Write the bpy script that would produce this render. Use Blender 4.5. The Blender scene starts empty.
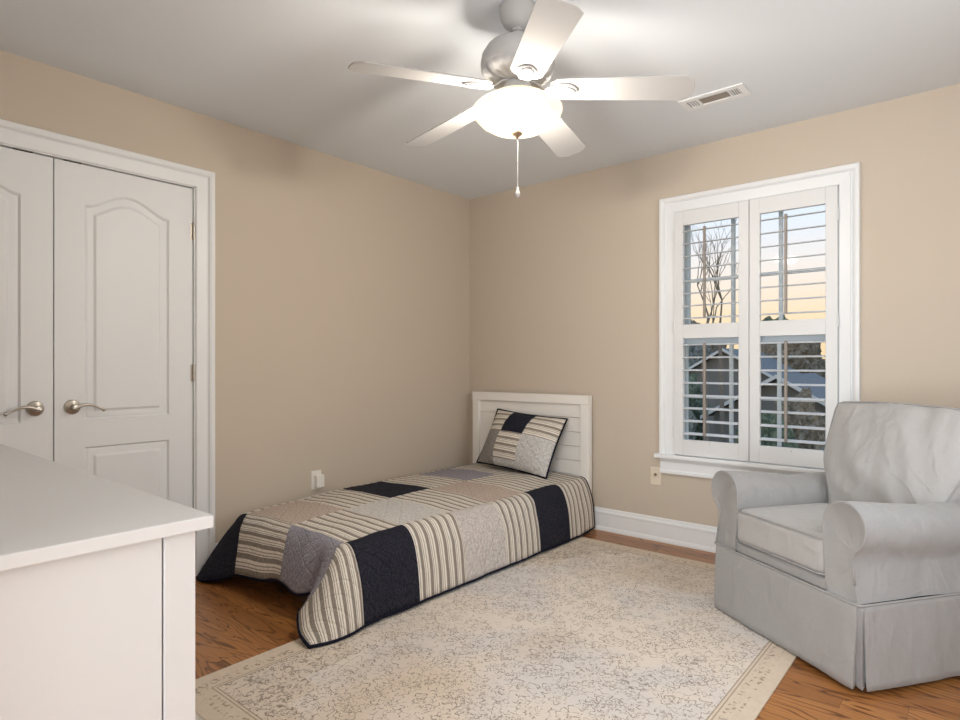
import bpy, bmesh, math, random
from mathutils import Vector, Matrix, noise
random.seed(7)
sc = bpy.context.scene
COL = sc.collection
PI = math.pi

# ------------------------------------------------------------------ camera
YAW = math.radians(40.2423)
cd = bpy.data.cameras.new('camera'); cam = bpy.data.objects.new('camera', cd); COL.objects.link(cam)
cam.location = (3.191, -3.640, 1.1043)
cam.rotation_euler = (PI / 2, 0, YAW)
cd.sensor_width = 36.0; cd.lens = 36.0 * 602.6 / 960.0
cd.shift_y = 6.0 / 960.0
cd.clip_start = 0.02; cd.clip_end = 300
sc.camera = cam

# ------------------------------------------------------------------ view
sc.view_settings.view_transform = 'Standard'
sc.view_settings.look = 'None'
sc.view_settings.gamma = 1.0
sc.view_settings.use_curve_mapping = False
sc.view_settings.exposure = 1.17
try:
    sc.cycles.use_denoising = True
    sc.cycles.max_bounces = 10
    sc.cycles.diffuse_bounces = 6
    sc.cycles.transparent_max_bounces = 12
    sc.cycles.sample_clamp_indirect = 6.0
    sc.cycles.caustics_reflective = False
    sc.cycles.caustics_refractive = False
except Exception:
    pass

# ------------------------------------------------------------------ evening sky
w = bpy.data.worlds.new('evening_sky'); sc.world = w; w.use_nodes = True
nt = w.node_tree; nt.nodes.clear()
tc = nt.nodes.new('ShaderNodeTexCoord'); sp = nt.nodes.new('ShaderNodeSeparateXYZ')
cr = nt.nodes.new('ShaderNodeValToRGB'); bg = nt.nodes.new('ShaderNodeBackground'); wo = nt.nodes.new('ShaderNodeOutputWorld')
nt.links.new(tc.outputs['Generated'], sp.inputs[0]); nt.links.new(sp.outputs['Z'], cr.inputs[0])
nt.links.new(cr.outputs[0], bg.inputs[0]); nt.links.new(bg.outputs[0], wo.inputs[0])
els = cr.color_ramp.elements
els[0].position = 0.0; els[0].color = (0.96, 0.66, 0.36, 1)
els[1].position = 1.0; els[1].color = (0.30, 0.48, 0.80, 1)
for p, c in ((0.07, (1.0, 0.74, 0.48, 1)), (0.14, (0.95, 0.82, 0.74, 1)), (0.22, (0.80, 0.84, 0.93, 1)), (0.34, (0.62, 0.75, 0.95, 1))):
    e = els.new(p); e.color = c
bg.inputs[1].default_value = 0.54

# ------------------------------------------------------------------ fill lights added out of view (at an added side window and hall doorway)
def area(name, loc, rot, sx, sy, power, col):
    l = bpy.data.lights.new(name, 'AREA'); l.shape = 'RECTANGLE'; l.size = sx; l.size_y = sy
    l.energy = power; l.color = col
    o = bpy.data.objects.new(name, l); COL.objects.link(o); o.location = loc; o.rotation_euler = rot
    return o
area('side_fill', (3.98, -1.75, 1.45), (0, math.radians(90), 0), 1.3, 1.2, 9, (0.93, 0.97, 1.0))  # added fill, shines in through the added window
area('hall_fill', (2.75, -4.85, 1.25), (math.radians(104), 0, math.radians(2)), 1.3, 2.0, 60, (0.91, 0.955, 1.0))  # added fill, shines in through the added doorway

# ------------------------------------------------------------------ helpers
def link(o, parent=None):
    COL.objects.link(o)
    if parent is not None: o.parent = parent
    return o

def mesh(name, verts, faces, mat=None, parent=None, smooth=False, mats=None, fmat=None, uvs=None):
    me = bpy.data.meshes.new(name)
    me.from_pydata([tuple(v) for v in verts], [], faces)
    for m in (mats or ([mat] if mat else [])): me.materials.append(m)
    if fmat:
        for p, i in zip(me.polygons, fmat): p.material_index = i
    if smooth:
        for p in me.polygons: p.use_smooth = True
    if uvs:
        ul = me.uv_layers.new(name='UVMap')
        for lp in me.loops: ul.data[lp.index].uv = uvs[lp.vertex_index]
    me.update()
    return link(bpy.data.objects.new(name, me), parent)

class MB:
    """collects shapes into one mesh"""
    def __init__(s): s.v = []; s.f = []
    def add(s, vs, fs):
        n = len(s.v); s.v += [tuple(v) for v in vs]; s.f += [tuple(i + n for i in f) for f in fs]; return s
    def box(s, x0, x1, y0, y1, z0, z1):
        vs = [(x, y, z) for x in (x0, x1) for y in (y0, y1) for z in (z0, z1)]
        return s.add(vs, [(0, 1, 3, 2), (4, 6, 7, 5), (0, 4, 5, 1), (2, 3, 7, 6), (0, 2, 6, 4), (1, 5, 7, 3)])
    def lathe(s, prof, c=(0, 0, 0), n=32, axis='z'):
        vs = []; fs = []
        for r, h in prof:
            for k in range(n):
                a = 2 * PI * k / n
                p = (r * math.cos(a), r * math.sin(a), h)
                if axis == 'x': p = (h, p[0], p[1])
                if axis == 'y': p = (p[0], h, p[1])
                vs.append((p[0] + c[0], p[1] + c[1], p[2] + c[2]))
        m = len(prof)
        for i in range(m - 1):
            for k in range(n):
                fs.append((i * n + k, i * n + (k + 1) % n, (i + 1) * n + (k + 1) % n, (i + 1) * n + k))
        if prof[0][0] > 1e-6: fs.append(tuple(range(n))[::-1])
        if prof[-1][0] > 1e-6: fs.append(tuple((m - 1) * n + k for k in range(n)))
        return s.add(vs, fs)
    def tube(s, pts, r, n=8, closed=False, sy=1.0):
        pts = [Vector(p) for p in pts]; m = len(pts); vs = []; fs = []
        rr = r if isinstance(r, (list, tuple)) else [r] * m
        up = Vector((0, 0, 1)); prev = None
        for i, p in enumerate(pts):
            a = pts[(i - 1) % m] if (closed or i > 0) else p
            b = pts[(i + 1) % m] if (closed or i < m - 1) else p
            t = (b - a); t = t.normalized() if t.length > 1e-9 else Vector((0, 0, 1))
            if prev is None:
                x = t.cross(up) if abs(t.z) < 0.9 else t.cross(Vector((1, 0, 0)))
            else:
                x = prev - t * prev.dot(t)
            x.normalize(); prev = x; y = t.cross(x)
            for k in range(n):
                an = 2 * PI * k / n
                vs.append(p + x * (rr[i] * math.cos(an)) + y * (rr[i] * sy * math.sin(an)))
        rng = m if closed else m - 1
        for i in range(rng):
            j = (i + 1) % m
            for k in range(n):
                fs.append((i * n + k, i * n + (k + 1) % n, j * n + (k + 1) % n, j * n + k))
        if not closed:
            fs.append(tuple(range(n))[::-1]); fs.append(tuple((m - 1) * n + k for k in range(n)))
        return s.add(vs, fs)
    def prism(s, poly, h0, h1, f):
        """poly (a,b) list extruded between h0 and h1; f(a,b,h) -> xyz"""
        n = len(poly)
        vs = [f(a, b, h0) for a, b in poly] + [f(a, b, h1) for a, b in poly]
        fs = [tuple(range(n))[::-1], tuple(range(n, 2 * n))]
        for i in range(n): fs.append((i, (i + 1) % n, n + (i + 1) % n, n + i))
        return s.add(vs, fs)
    def build(s, name, mat, parent=None, smooth=False, bevel=0, seg=2, autosm=None):
        o = mesh(name, s.v, s.f, mat, parent, smooth)
        bm = bmesh.new(); bm.from_mesh(o.data); bmesh.ops.recalc_face_normals(bm, faces=bm.faces); bm.to_mesh(o.data); bm.free()
        if bevel:
            b = o.modifiers.new('bevel', 'BEVEL'); b.width = bevel; b.segments = seg; b.limit_method = 'ANGLE'; b.angle_limit = math.radians(40)
        if autosm is not None:
            for p in o.data.polygons: p.use_smooth = True
            for e in o.data.edges: pass
            try: o.data.set_sharp_from_angle(angle=math.radians(autosm))
            except Exception: pass
        return o

def empty(name, loc=(0, 0, 0), rz=0.0):
    o = bpy.data.objects.new(name, None); o.empty_display_size = 0.1
    COL.objects.link(o); o.location = loc; o.rotation_euler = (0, 0, rz); return o

def tag(o, label=None, cat=None, group=None, kind=None):
    if label: o['label'] = label
    if cat: o['category'] = cat
    if group: o['group'] = group
    if kind: o['kind'] = kind
    return o
def struct(o): o['kind'] = 'structure'; return o

# ---- material helpers
class NT:
    def __init__(s, name):
        s.m = bpy.data.materials.new(name); s.m.use_nodes = True; s.t = s.m.node_tree; s.t.nodes.clear()
        s.out = s.n('ShaderNodeOutputMaterial')
    def n(s, t, **k):
        x = s.t.nodes.new(t)
        for a, b in k.items(): setattr(x, a, b)
        return x
    def put(s, sock, v):
        if isinstance(v, bpy.types.NodeSocket): s.t.links.new(v, sock)
        elif v is not None:
            if isinstance(v, (tuple, list)) and len(v) == 3 and sock.type == 'RGBA': v = (*v, 1)
            sock.default_value = v
    def math(s, op, a, b=None, c=None, clamp=False):
        x = s.n('ShaderNodeMath', operation=op); x.use_clamp = clamp
        s.put(x.inputs[0], a)
        if b is not None: s.put(x.inputs[1], b)
        if c is not None: s.put(x.inputs[2], c)
        return x.outputs[0]
    def mix(s, f, a, b, mode='MIX'):
        x = s.n('ShaderNodeMix', data_type='RGBA', blend_type=mode); x.clamp_factor = True
        s.put(x.inputs[0], f); s.put(x.inputs[6], a); s.put(x.inputs[7], b); return x.outputs[2]
    def ramp(s, f, stops, interp='LINEAR'):
        x = s.n('ShaderNodeValToRGB'); x.color_ramp.interpolation = interp; e = x.color_ramp.elements
        while len(e) < len(stops): e.new(0.5)
        for q, (p, c) in zip(e, stops):
            q.position = p; q.color = (c, c, c, 1) if isinstance(c, (int, float)) else (*c, 1)
        s.put(x.inputs[0], f); return x.outputs[0]
    def step(s, v, lo, hi):
        x = s.n('ShaderNodeMapRange', interpolation_type='SMOOTHSTEP'); s.put(x.inputs[0], v)
        x.inputs[1].default_value = lo; x.inputs[2].default_value = hi; return x.outputs[0]
    def coord(s, which='Object', scale=None, rot=None, loc=None):
        x = s.n('ShaderNodeTexCoord').outputs[which]
        if scale or rot or loc:
            m = s.n('ShaderNodeMapping'); s.put(m.inputs[0], x)
            if loc: m.inputs[1].default_value = loc
            if rot: m.inputs[2].default_value = rot
            if scale: m.inputs[3].default_value = scale
            x = m.outputs[0]
        return x
    def noise(s, v, scale, detail=3, rough=0.5, dist=0.0, out='Fac'):
        x = s.n('ShaderNodeTexNoise'); s.put(x.inputs['Vector'], v); x.inputs['Scale'].default_value = scale
        x.inputs['Detail'].default_value = detail; x.inputs['Roughness'].default_value = rough; x.inputs['Distortion'].default_value = dist
        return x.outputs[out]
    def vor(s, v, scale, feature='F1', out='Distance', rnd=1.0):
        x = s.n('ShaderNodeTexVoronoi', feature=feature); s.put(x.inputs['Vector'], v); x.inputs['Scale'].default_value = scale
        x.inputs['Randomness'].default_value = rnd
        return x.outputs[out]
    def sep(s, v):
        x = s.n('ShaderNodeSeparateXYZ'); s.put(x.inputs[0], v); return x.outputs
    def comb(s, a, b, c):
        x = s.n('ShaderNodeCombineXYZ'); s.put(x.inputs[0], a); s.put(x.inputs[1], b); s.put(x.inputs[2], c); return x.outputs[0]
    def vmath(s, op, a, b):
        x = s.n('ShaderNodeVectorMath', operation=op); s.put(x.inputs[0], a); s.put(x.inputs[1], b); return x.outputs[0]
    def bump(s, h, strength=0.3, dist=0.01):
        x = s.n('ShaderNodeBump'); s.put(x.inputs['Height'], h); x.inputs['Strength'].default_value = strength
        x.inputs['Distance'].default_value = dist; return x.outputs[0]
    def bsdf(s, col, rough=0.5, metal=0.0, normal=None, spec=0.5, sheen=0.0):
        x = s.n('ShaderNodeBsdfPrincipled'); s.put(x.inputs['Base Color'], col); s.put(x.inputs['Roughness'], rough)
        x.inputs['Metallic'].default_value = metal; x.inputs['Specular IOR Level'].default_value = spec
        x.inputs['Sheen Weight'].default_value = sheen
        if normal is not None: s.put(x.inputs['Normal'], normal)
        s.t.links.new(x.outputs[0], s.out.inputs[0]); s.b = x
        return s.m

def paint(name, col, rough=0.45, var=0.02, scale=6, bump=0.03, spec=0.4):
    t = NT(name); v = t.coord()
    f = t.noise(v, scale, 2)
    c2 = tuple(max(0, x * (1 - var * 2)) for x in col)
    return t.bsdf(t.mix(f, col, c2), rough, normal=t.bump(t.noise(v, 220, 2), bump, 0.002), spec=spec)

M = {}
M['wall'] = paint('beige_wall_paint', (0.575, 0.503, 0.418), 0.85, 0.01, 3, 0.08, 0.2)
M['ceil'] = paint('ceiling_paint', (0.735, 0.775, 0.82), 0.9, 0.005, 3, 0.05, 0.15)
M['trim'] = paint('white_trim_paint', (0.80, 0.82, 0.835), 0.38, 0.01, 5, 0.0, 0.45)
M['door'] = paint('white_door_paint', (0.78, 0.80, 0.815), 0.42, 0.01, 5, 0.03, 0.4)
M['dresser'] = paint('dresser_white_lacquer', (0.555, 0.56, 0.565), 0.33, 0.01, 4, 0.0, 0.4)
M['shutter'] = paint('shutter_white', (0.73, 0.74, 0.745), 0.4, 0.01, 5, 0.0, 0.4)
M['plastic'] = paint('white_plastic', (0.82, 0.80, 0.76), 0.4, 0.01, 20, 0.0, 0.5)
M['ivory'] = paint('ivory_plastic', (0.74, 0.66, 0.54), 0.4, 0.01, 20, 0.0, 0.5)
M['dark'] = paint('dark_recess', (0.012, 0.011, 0.010), 0.9, 0.01, 5, 0.0, 0.1)
M['fan'] = paint('fan_white_enamel', (0.46, 0.455, 0.45), 0.75, 0.01, 5, 0.0, 0.08)
M['cream_white'] = paint('headboard_white', (0.84, 0.82, 0.78), 0.45, 0.01, 5, 0.02, 0.4)
t = NT('brushed_nickel'); M['nickel'] = t.bsdf(t.mix(t.noise(t.coord(scale=(1, 1, 30)), 40), (0.42, 0.38, 0.33), (0.58, 0.54, 0.48)), 0.3, 1.0)
t = NT('bronze_finial'); M['bronze'] = t.bsdf((0.24, 0.17, 0.11), 0.5, 0.3)

# floor: oak strips running along x
t = NT('oak_floor'); v = t.coord(); X, Y, Z = t.sep(v)
row = t.math('FLOOR', t.math('DIVIDE', Y, 0.083))
wn = t.n('ShaderNodeTexWhiteNoise', noise_dimensions='1D'); t.put(wn.inputs['W'], row)
xs = t.math('ADD', X, t.math('MULTIPLY', wn.outputs['Value'], 7.0))
brd = t.math('FLOOR', t.math('DIVIDE', xs, 0.95))
wn2 = t.n('ShaderNodeTexWhiteNoise', noise_dimensions='2D'); t.put(wn2.inputs['Vector'], t.comb(row, brd, 0.0))
rnd = wn2.outputs['Value']
gv = t.comb(t.math('ADD', t.math('MULTIPLY', xs, 1.0), t.math('MULTIPLY', rnd, 31.0)), t.math('MULTIPLY', Y, 6.5), t.math('MULTIPLY', rnd, 9.0))
n1 = t.noise(gv, 1.5, 2, 0.5, 0.5)
rings = t.math('PINGPONG', t.math('MULTIPLY', n1, 11.0), 0.5)
cath = t.step(rings, 0.30, 0.50)
fine = t.noise(t.comb(t.math('MULTIPLY', xs, 5.0), t.math('MULTIPLY', Y, 150.0), rnd), 1.0, 3, 0.6)
ca = t.mix(rnd, (0.315, 0.128, 0.038), (0.44, 0.195, 0.062))
cb = t.mix(t.math('MULTIPLY', cath, 0.85), ca, (0.11, 0.036, 0.010))
cc = t.mix(t.math('MULTIPLY', t.step(fine, 0.45, 0.75), 0.45), cb, (0.12, 0.042, 0.012))
fy = t.math('FRACT', t.math('DIVIDE', Y, 0.083)); seam = t.math('LESS_THAN', t.math('MINIMUM', fy, t.math('SUBTRACT', 1.0, fy)), 0.012)
fx = t.math('FRACT', t.math('DIVIDE', xs, 0.95)); seam2 = t.math('LESS_THAN', fx, 0.0016)
sm = t.math('MAXIMUM', seam, seam2)
cd_ = t.mix(t.math('MULTIPLY', sm, 0.6), cc, (0.05, 0.02, 0.008))
M['floor'] = t.bsdf(cd_, t.math('ADD', 0.24, t.math('MULTIPLY', fine, 0.14)), normal=t.bump(t.math('SUBTRACT', fine, sm), 0.10, 0.001), spec=0.45)

# ------------------------------------------------------------------ room shell
XR = 3.72; YN = -3.80; H = 2.44
DY0, DY1, DZ = -3.436, -2.188, 2.045      # closet opening
struct(MB().box(-0.75, XR + 0.15, -5.3, 0.15, -0.12, 0).build('floor', M['floor']))
struct(MB().box(-0.75, XR + 0.15, -5.3, 0.15, H, H + 0.12).build('ceiling', M['ceil']))
b = MB().box(-0.12, 0, DY1, 0.0, 0, H).box(-0.12, 0, DY0, DY1, DZ, H).box(-0.12, 0, YN - 0.12, DY0, 0, H)
b.box(-0.75, -0.70, DY0 - 0.2, DY1 + 0.2, 0, H).box(-0.70, -0.12, DY0 - 0.2, DY0 - 0.15, 0, H).box(-0.70, -0.12, DY1 + 0.15, DY1 + 0.2, 0, H)
struct(b.build('wall_left', M['wall']))
WX0, WX1, WZ0, WZ1 = 1.70, 2.586, 0.545, 2.055
b = MB().box(-0.12, WX0, 0, 0.14, 0, H).box(WX1, XR + 0.12, 0, 0.14, 0, H).box(WX0, WX1, 0, 0.14, 0, WZ0).box(WX0, WX1, 0, 0.14, WZ1, H)
struct(b.build('wall_back', M['wall']))
RY0, RY1, RZ0, RZ1 = -2.35, -1.15, 0.8, 2.05  # opening for the added window
b = MB().box(XR, XR + 0.12, YN - 0.12, RY0, 0, H).box(XR, XR + 0.12, RY1, 0, 0, H).box(XR, XR + 0.12, RY0, RY1, 0, RZ0).box(XR, XR + 0.12, RY0, RY1, RZ1, H)
struct(b.build('wall_right', M['wall']))
b = MB().box(0, 2.50, YN - 0.12, YN, 0, H).box(3.55, XR, YN - 0.12, YN, 0, H).box(2.50, 3.55, YN - 0.12, YN, 2.08, H)  # doorway added behind the camera to let the hall fill in
b.box(1.2, 1.3, -5.2, YN - 0.12, 0, H).box(1.3, XR + 0.1, -5.3, -5.2, 0, H).box(XR, XR + 0.1, -5.2, YN - 0.12, 0, H)
struct(b.build('wall_near', M['wall']))

# baseboards: profile (out, z)
BP = [(0, 0), (0.028, 0), (0.028, 0.012), (0.022, 0.024), (0.016, 0.028), (0.016, 0.108), (0.019, 0.113), (0.019, 0.122), (0.011, 0.131), (0.009, 0.139), (0.006, 0.146), (0, 0.148)]
struct(MB().prism(BP, 0.0, XR, lambda a, z, h: (h, -a, z)).build('baseboard_back', M['trim']))
struct(MB().prism(BP, DY1 + 0.10, -0.03, lambda a, z, h: (a, h, z)).build('baseboard_left', M['trim']))
struct(MB().prism(BP, YN, 0.0, lambda a, z, h: (XR - a, h, z)).build('baseboard_right', M['trim']))

# casing profile: (distance from opening edge, projection)
CP = [(0, 0), (0, 0.011), (0.004, 0.014), (0.052, 0.018), (0.056, 0.009), (0.062, 0.012), (0.068, 0.023), (0.078, 0.028), (0.092, 0.028), (0.096, 0.022), (0.096, 0)]
def casing(u0, u1, z0, z1, f, closed_bottom=False, width=1.0):
    """mitred casing swept round an opening; f(u, z, projection)"""
    b = MB(); n = len(CP)
    path = [(u0, z0, -1, 0), (u0, z1, -1, 1), (u1, z1, 1, 1), (u1, z0, 1, 0)]
    vs = []
    for (u, z, du, dz) in path:
        for d, p in CP: vs.append(f(u + du * d * width, z + dz * d * width, p))
    fs = []
    for i in range(3):
        for k in range(n - 1): fs.append((i * n + k, i * n + k + 1, (i + 1) * n + k + 1, (i + 1) * n + k))
    fs.append(tuple(range(n))); fs.append(tuple(3 * n + k for k in range(n)))
    return b.add(vs, fs)
struct(casing(DY0, DY1, 0, DZ, lambda u, z, p: (p, u, z)).build('trim_1', M['trim']))
# door jamb lining
struct(MB().box(-0.115, 0.001, DY1 - 0.006, DY1 + 0.004, 0, DZ).box(-0.115, 0.001, DY0 - 0.004, DY0 + 0.006, 0, DZ).box(-0.115, 0.001, DY0, DY1, DZ - 0.004, DZ + 0.006)
       .box(-0.075, -0.055, DY1 - 0.018, DY1 - 0.006, 0, DZ).box(-0.075, -0.055, DY0, DY1, DZ - 0.02, DZ - 0.004).build('trim_2', M['trim']))

# ------------------------------------------------------------------ closet doors
def door_leaf(name, y0, y1):
    W = y1 - y0; Ht = 2.028; zb = 0.008
    nu, nv = 124, 400
    P0, P1 = 0.118, W - 0.118
    uc = W / 2
    def sd(u, z):
        best = -1
        # lower panel
        for (a, b_, arch) in ((0.255, 0.728, 0), (0.855, 1.850, 1)):
            top = b_
            if arch:
                q = min(1, abs(u - uc) / ((P1 - P0) / 2))
                top = b_ + 0.074 * (0.5 + 0.5 * math.cos(PI * min(1, q * 1.04))) ** 0.85
            d = min(u - P0, P1 - u, z - a, (top - z) * (0.93 if arch else 1))
            best = max(best, d)
        return best
    def prof(d):
        if d <= 0: return 0
        if d < 0.008: return -0.012 * (d / 0.008)
        if d < 0.016: return -0.012 + 0.002 * ((d - 0.008) / 0.008)
        if d < 0.040: return -0.010
        if d < 0.050: return -0.010 + 0.0085 * ((d - 0.040) / 0.010)
        return -0.0015
    us = sorted(set([W * i / nu for i in range(nu + 1)] + [P0 + o for o in (0, .008, .016, .04, .05)] + [P1 - o for o in (0, .008, .016, .04, .05)]))
    zs = sorted(set([zb + Ht * i / nv for i in range(nv + 1)] + [a + o for a in (0.255, 0.855) for o in (0, .008, .016, .04, .05)] + [0.728 - o for o in (0, .008, .016, .04, .05)]))
    vs = []; fs = []
    xf = -0.012
    for z in zs:
        for u in us: vs.append((xf + prof(sd(u, z)), y0 + u, z))
    n = len(us)
    for j in range(len(zs) - 1):
        for i in range(n - 1): fs.append((j * n + i, j * n + i + 1, (j + 1) * n + i + 1, (j + 1) * n + i))
    N = len(vs)
    vs += [(xf, y0, zb), (xf, y1, zb), (xf, y1, zb + Ht), (xf, y0, zb + Ht), (xf - .033, y0, zb), (xf - .033, y1, zb), (xf - .033, y1, zb + Ht), (xf - .033, y0, zb + Ht)]
    fs += [(N + 4, N + 7, N + 6, N + 5), (N, N + 4, N + 5, N + 1), (N + 1, N + 5, N + 6, N + 2), (N + 2, N + 6, N + 7, N + 3), (N + 3, N + 7, N + 4, N)]
    o = mesh(name, vs, fs, M['door'], None, True)
    o.data.set_sharp_from_angle(angle=math.radians(50))
    return struct(o)
GAP = -2.8125
d1 = door_leaf('door_1', GAP + 0.0025, DY1 - 0.009)
d2 = door_leaf('door_2', DY0 + 0.009, GAP - 0.0025)
def lever(door, y, sgn):
    z = 0.917; x0 = -0.012
    b = MB().lathe([(0.0335, x0), (0.0335, x0 + 0.004), (0.030, x0 + 0.010), (0.020, x0 + 0.014), (0.013, x0 + 0.017), (0.0125, x0 + 0.050), (0.010, x0 + 0.056), (0, x0 + 0.057)], (0, y, z), 32, 'x')
    pts = []; rr = []
    for k in range(19):
        q = k / 18
        pts.append((x0 + 0.048 + 0.006 * math.sin(q * PI), y + sgn * (-0.008 + 0.122 * q), z - 0.002 + 0.013 * math.sin(q * PI * 1.45 - 0.35) * (1 if q < .8 else 1) + 0.0))
        rr.append(0.0095 - 0.0052 * min(1, q / 0.85) + (0.0032 * max(0, (q - 0.85) / 0.15)))
    b.tube(pts, rr, 12)
    e = pts[-1]
    b.lathe([(0, -0.009), (0.006, -0.006), (0.0085, 0), (0.006, 0.006), (0, 0.009)], (e[0], e[1], e[2] - 0.003), 12)
    return b.build('lever_handle', M['nickel'], door, autosm=35)
lever(d1, -2.742, 1); lever(d2, -2.882, -1)
def hinge(door, y, z):
    b = MB()
    b.lathe([(0.0058, -0.045), (0.0058, -0.016), (0.0050, -0.0155), (0.0050, -0.0145), (0.0058, -0.014), (0.0058, 0.014), (0.0050, 0.0145), (0.0050, 0.0155), (0.0058, 0.016), (0.0058, 0.045), (0.003, 0.049), (0, 0.050)], (-0.004, y, z), 12)
    b.box(-0.0125, -0.0105, y - 0.014, y, z - 0.044, z + 0.044)
    return b.build('hinge', M['nickel'], door, autosm=35)
for z in (1.812, 1.068, 0.30):
    hinge(d1, DY1 - 0.006, z); hinge(d2, DY0 + 0.006, z)
for d, y in ((d2, -2.925), (d1, -2.74)):
    MB().box(-0.05, -0.008, y - 0.035, y + 0.035, 2.0365, 2.0395).build('ball_catch', M['dark'], d)

# ------------------------------------------------------------------ window with sashes
win = struct(empty('window_1', (0, 0, 0)))
casing(WX0 - 0.0, WX1 + 0.0, 0.556, WZ1, lambda u, z, p: (u, -p, z)).build('casing', M['trim'], win)
MB().box(WX0 - 0.12, WX1 + 0.12, -0.052, 0.0, 0.530, 0.556).build('stool', M['trim'], win, bevel=0.006, seg=3)
AP = [(0, 0.432), (0.020, 0.434), (0.023, 0.441), (0.021, 0.452), (0.014, 0.460), (0.014, 0.508), (0.022, 0.520), (0.026, 0.530), (0, 0.530)]
MB().prism(AP, WX0 - 0.093, WX1 + 0.093, lambda a, z, h: (h, -a, z)).build('apron', M['trim'], win)
MB().box(WX0, WX0 + 0.012, 0.0, 0.14, WZ0, WZ1).box(WX1 - 0.012, WX1, 0.0, 0.14, WZ0, WZ1).box(WX0, WX1, 0.0, 0.14, WZ1 - 0.012, WZ1).box(WX0, WX1, 0.0, 0.14, WZ0, WZ0 + 0.012).build('frame', M['trim'], win)
t = NT('window_glass'); gl = t.n('ShaderNodeBsdfGlossy'); gl.inputs[0].default_value = (1, 1, 1, 1); gl.inputs[1].default_value = 0.02
tr = t.n('ShaderNodeBsdfTransparent'); tr.inputs[0].default_value = (0.93, 0.96, 0.97, 1)
mx = t.n('ShaderNodeMixShader'); mx.inputs[0].default_value = 0.004
t.t.links.new(tr.outputs[0], mx.inputs[1]); t.t.links.new(gl.outputs[0], mx.inputs[2]); t.t.links.new(mx.outputs[0], t.out.inputs[0]); M['glass'] = t.m
M['sash'] = paint('sash_paint', (0.55, 0.60, 0.62), 0.5, 0.01, 5, 0.0, 0.3)
def sash(z0, z1, y0):
    b = MB(); x0, x1 = WX0 + 0.012, WX1 - 0.012
    s = 0.034
    b.box(x0, x0 + s, y0, y0 + 0.03, z0, z1).box(x1 - s, x1, y0, y0 + 0.03, z0, z1).box(x0 + s, x1 - s, y0, y0 + 0.03, z0, z0 + 0.04).box(x0 + s, x1 - s, y0, y0 + 0.03, z1 - 0.04, z1)
    o = b.build('sash', M['sash'], win)
    g = MB()
    for k in (1, 2):
        xm = x0 + s + (x1 - x0 - 2 * s) * k / 3
        g.box(xm - 0.010, xm + 0.010, y0 + 0.004, y0 + 0.026, z0 + 0.04, z1 - 0.04)
    zm = (z0 + z1) / 2
    g.box(x0 + s, x1 - s, y0 + 0.006, y0 + 0.024, zm - 0.010, zm + 0.010)
    g.build('muntin', M['sash'], o)
    MB().box(x0 + s, x1 - s, y0 + 0.013, y0 + 0.017, z0 + 0.04, z1 - 0.04).build('pane', M['glass'], o)
sash(1.235, 2.043, 0.102); sash(0.557, 1.275, 0.068)

# right-hand window, added outside the frame to let the side fill in
w2 = struct(empty('window_added'))
MB().box(XR - 0.02, XR, RY0 - 0.09, RY0, RZ0 - 0.09, RZ1 + 0.09).box(XR - 0.02, XR, RY1, RY1 + 0.09, RZ0 - 0.09, RZ1 + 0.09).box(XR - 0.02, XR, RY0, RY1, RZ1, RZ1 + 0.09).box(XR - 0.02, XR, RY0, RY1, RZ0 - 0.09, RZ0).build('casing', M['trim'], w2)
MB().box(XR + 0.04, XR + 0.07, RY0, RY1, 1.40, 1.44).box(XR + 0.04, XR + 0.07, -1.77, -1.73, RZ0, RZ1).build('sash', M['trim'], w2)
casing(2.50, 3.55, 0, 2.08, lambda u, z, p: (u, YN + p, z)).build('trim_3', M['trim'])['kind'] = 'structure'  # casing of the added doorway

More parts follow.
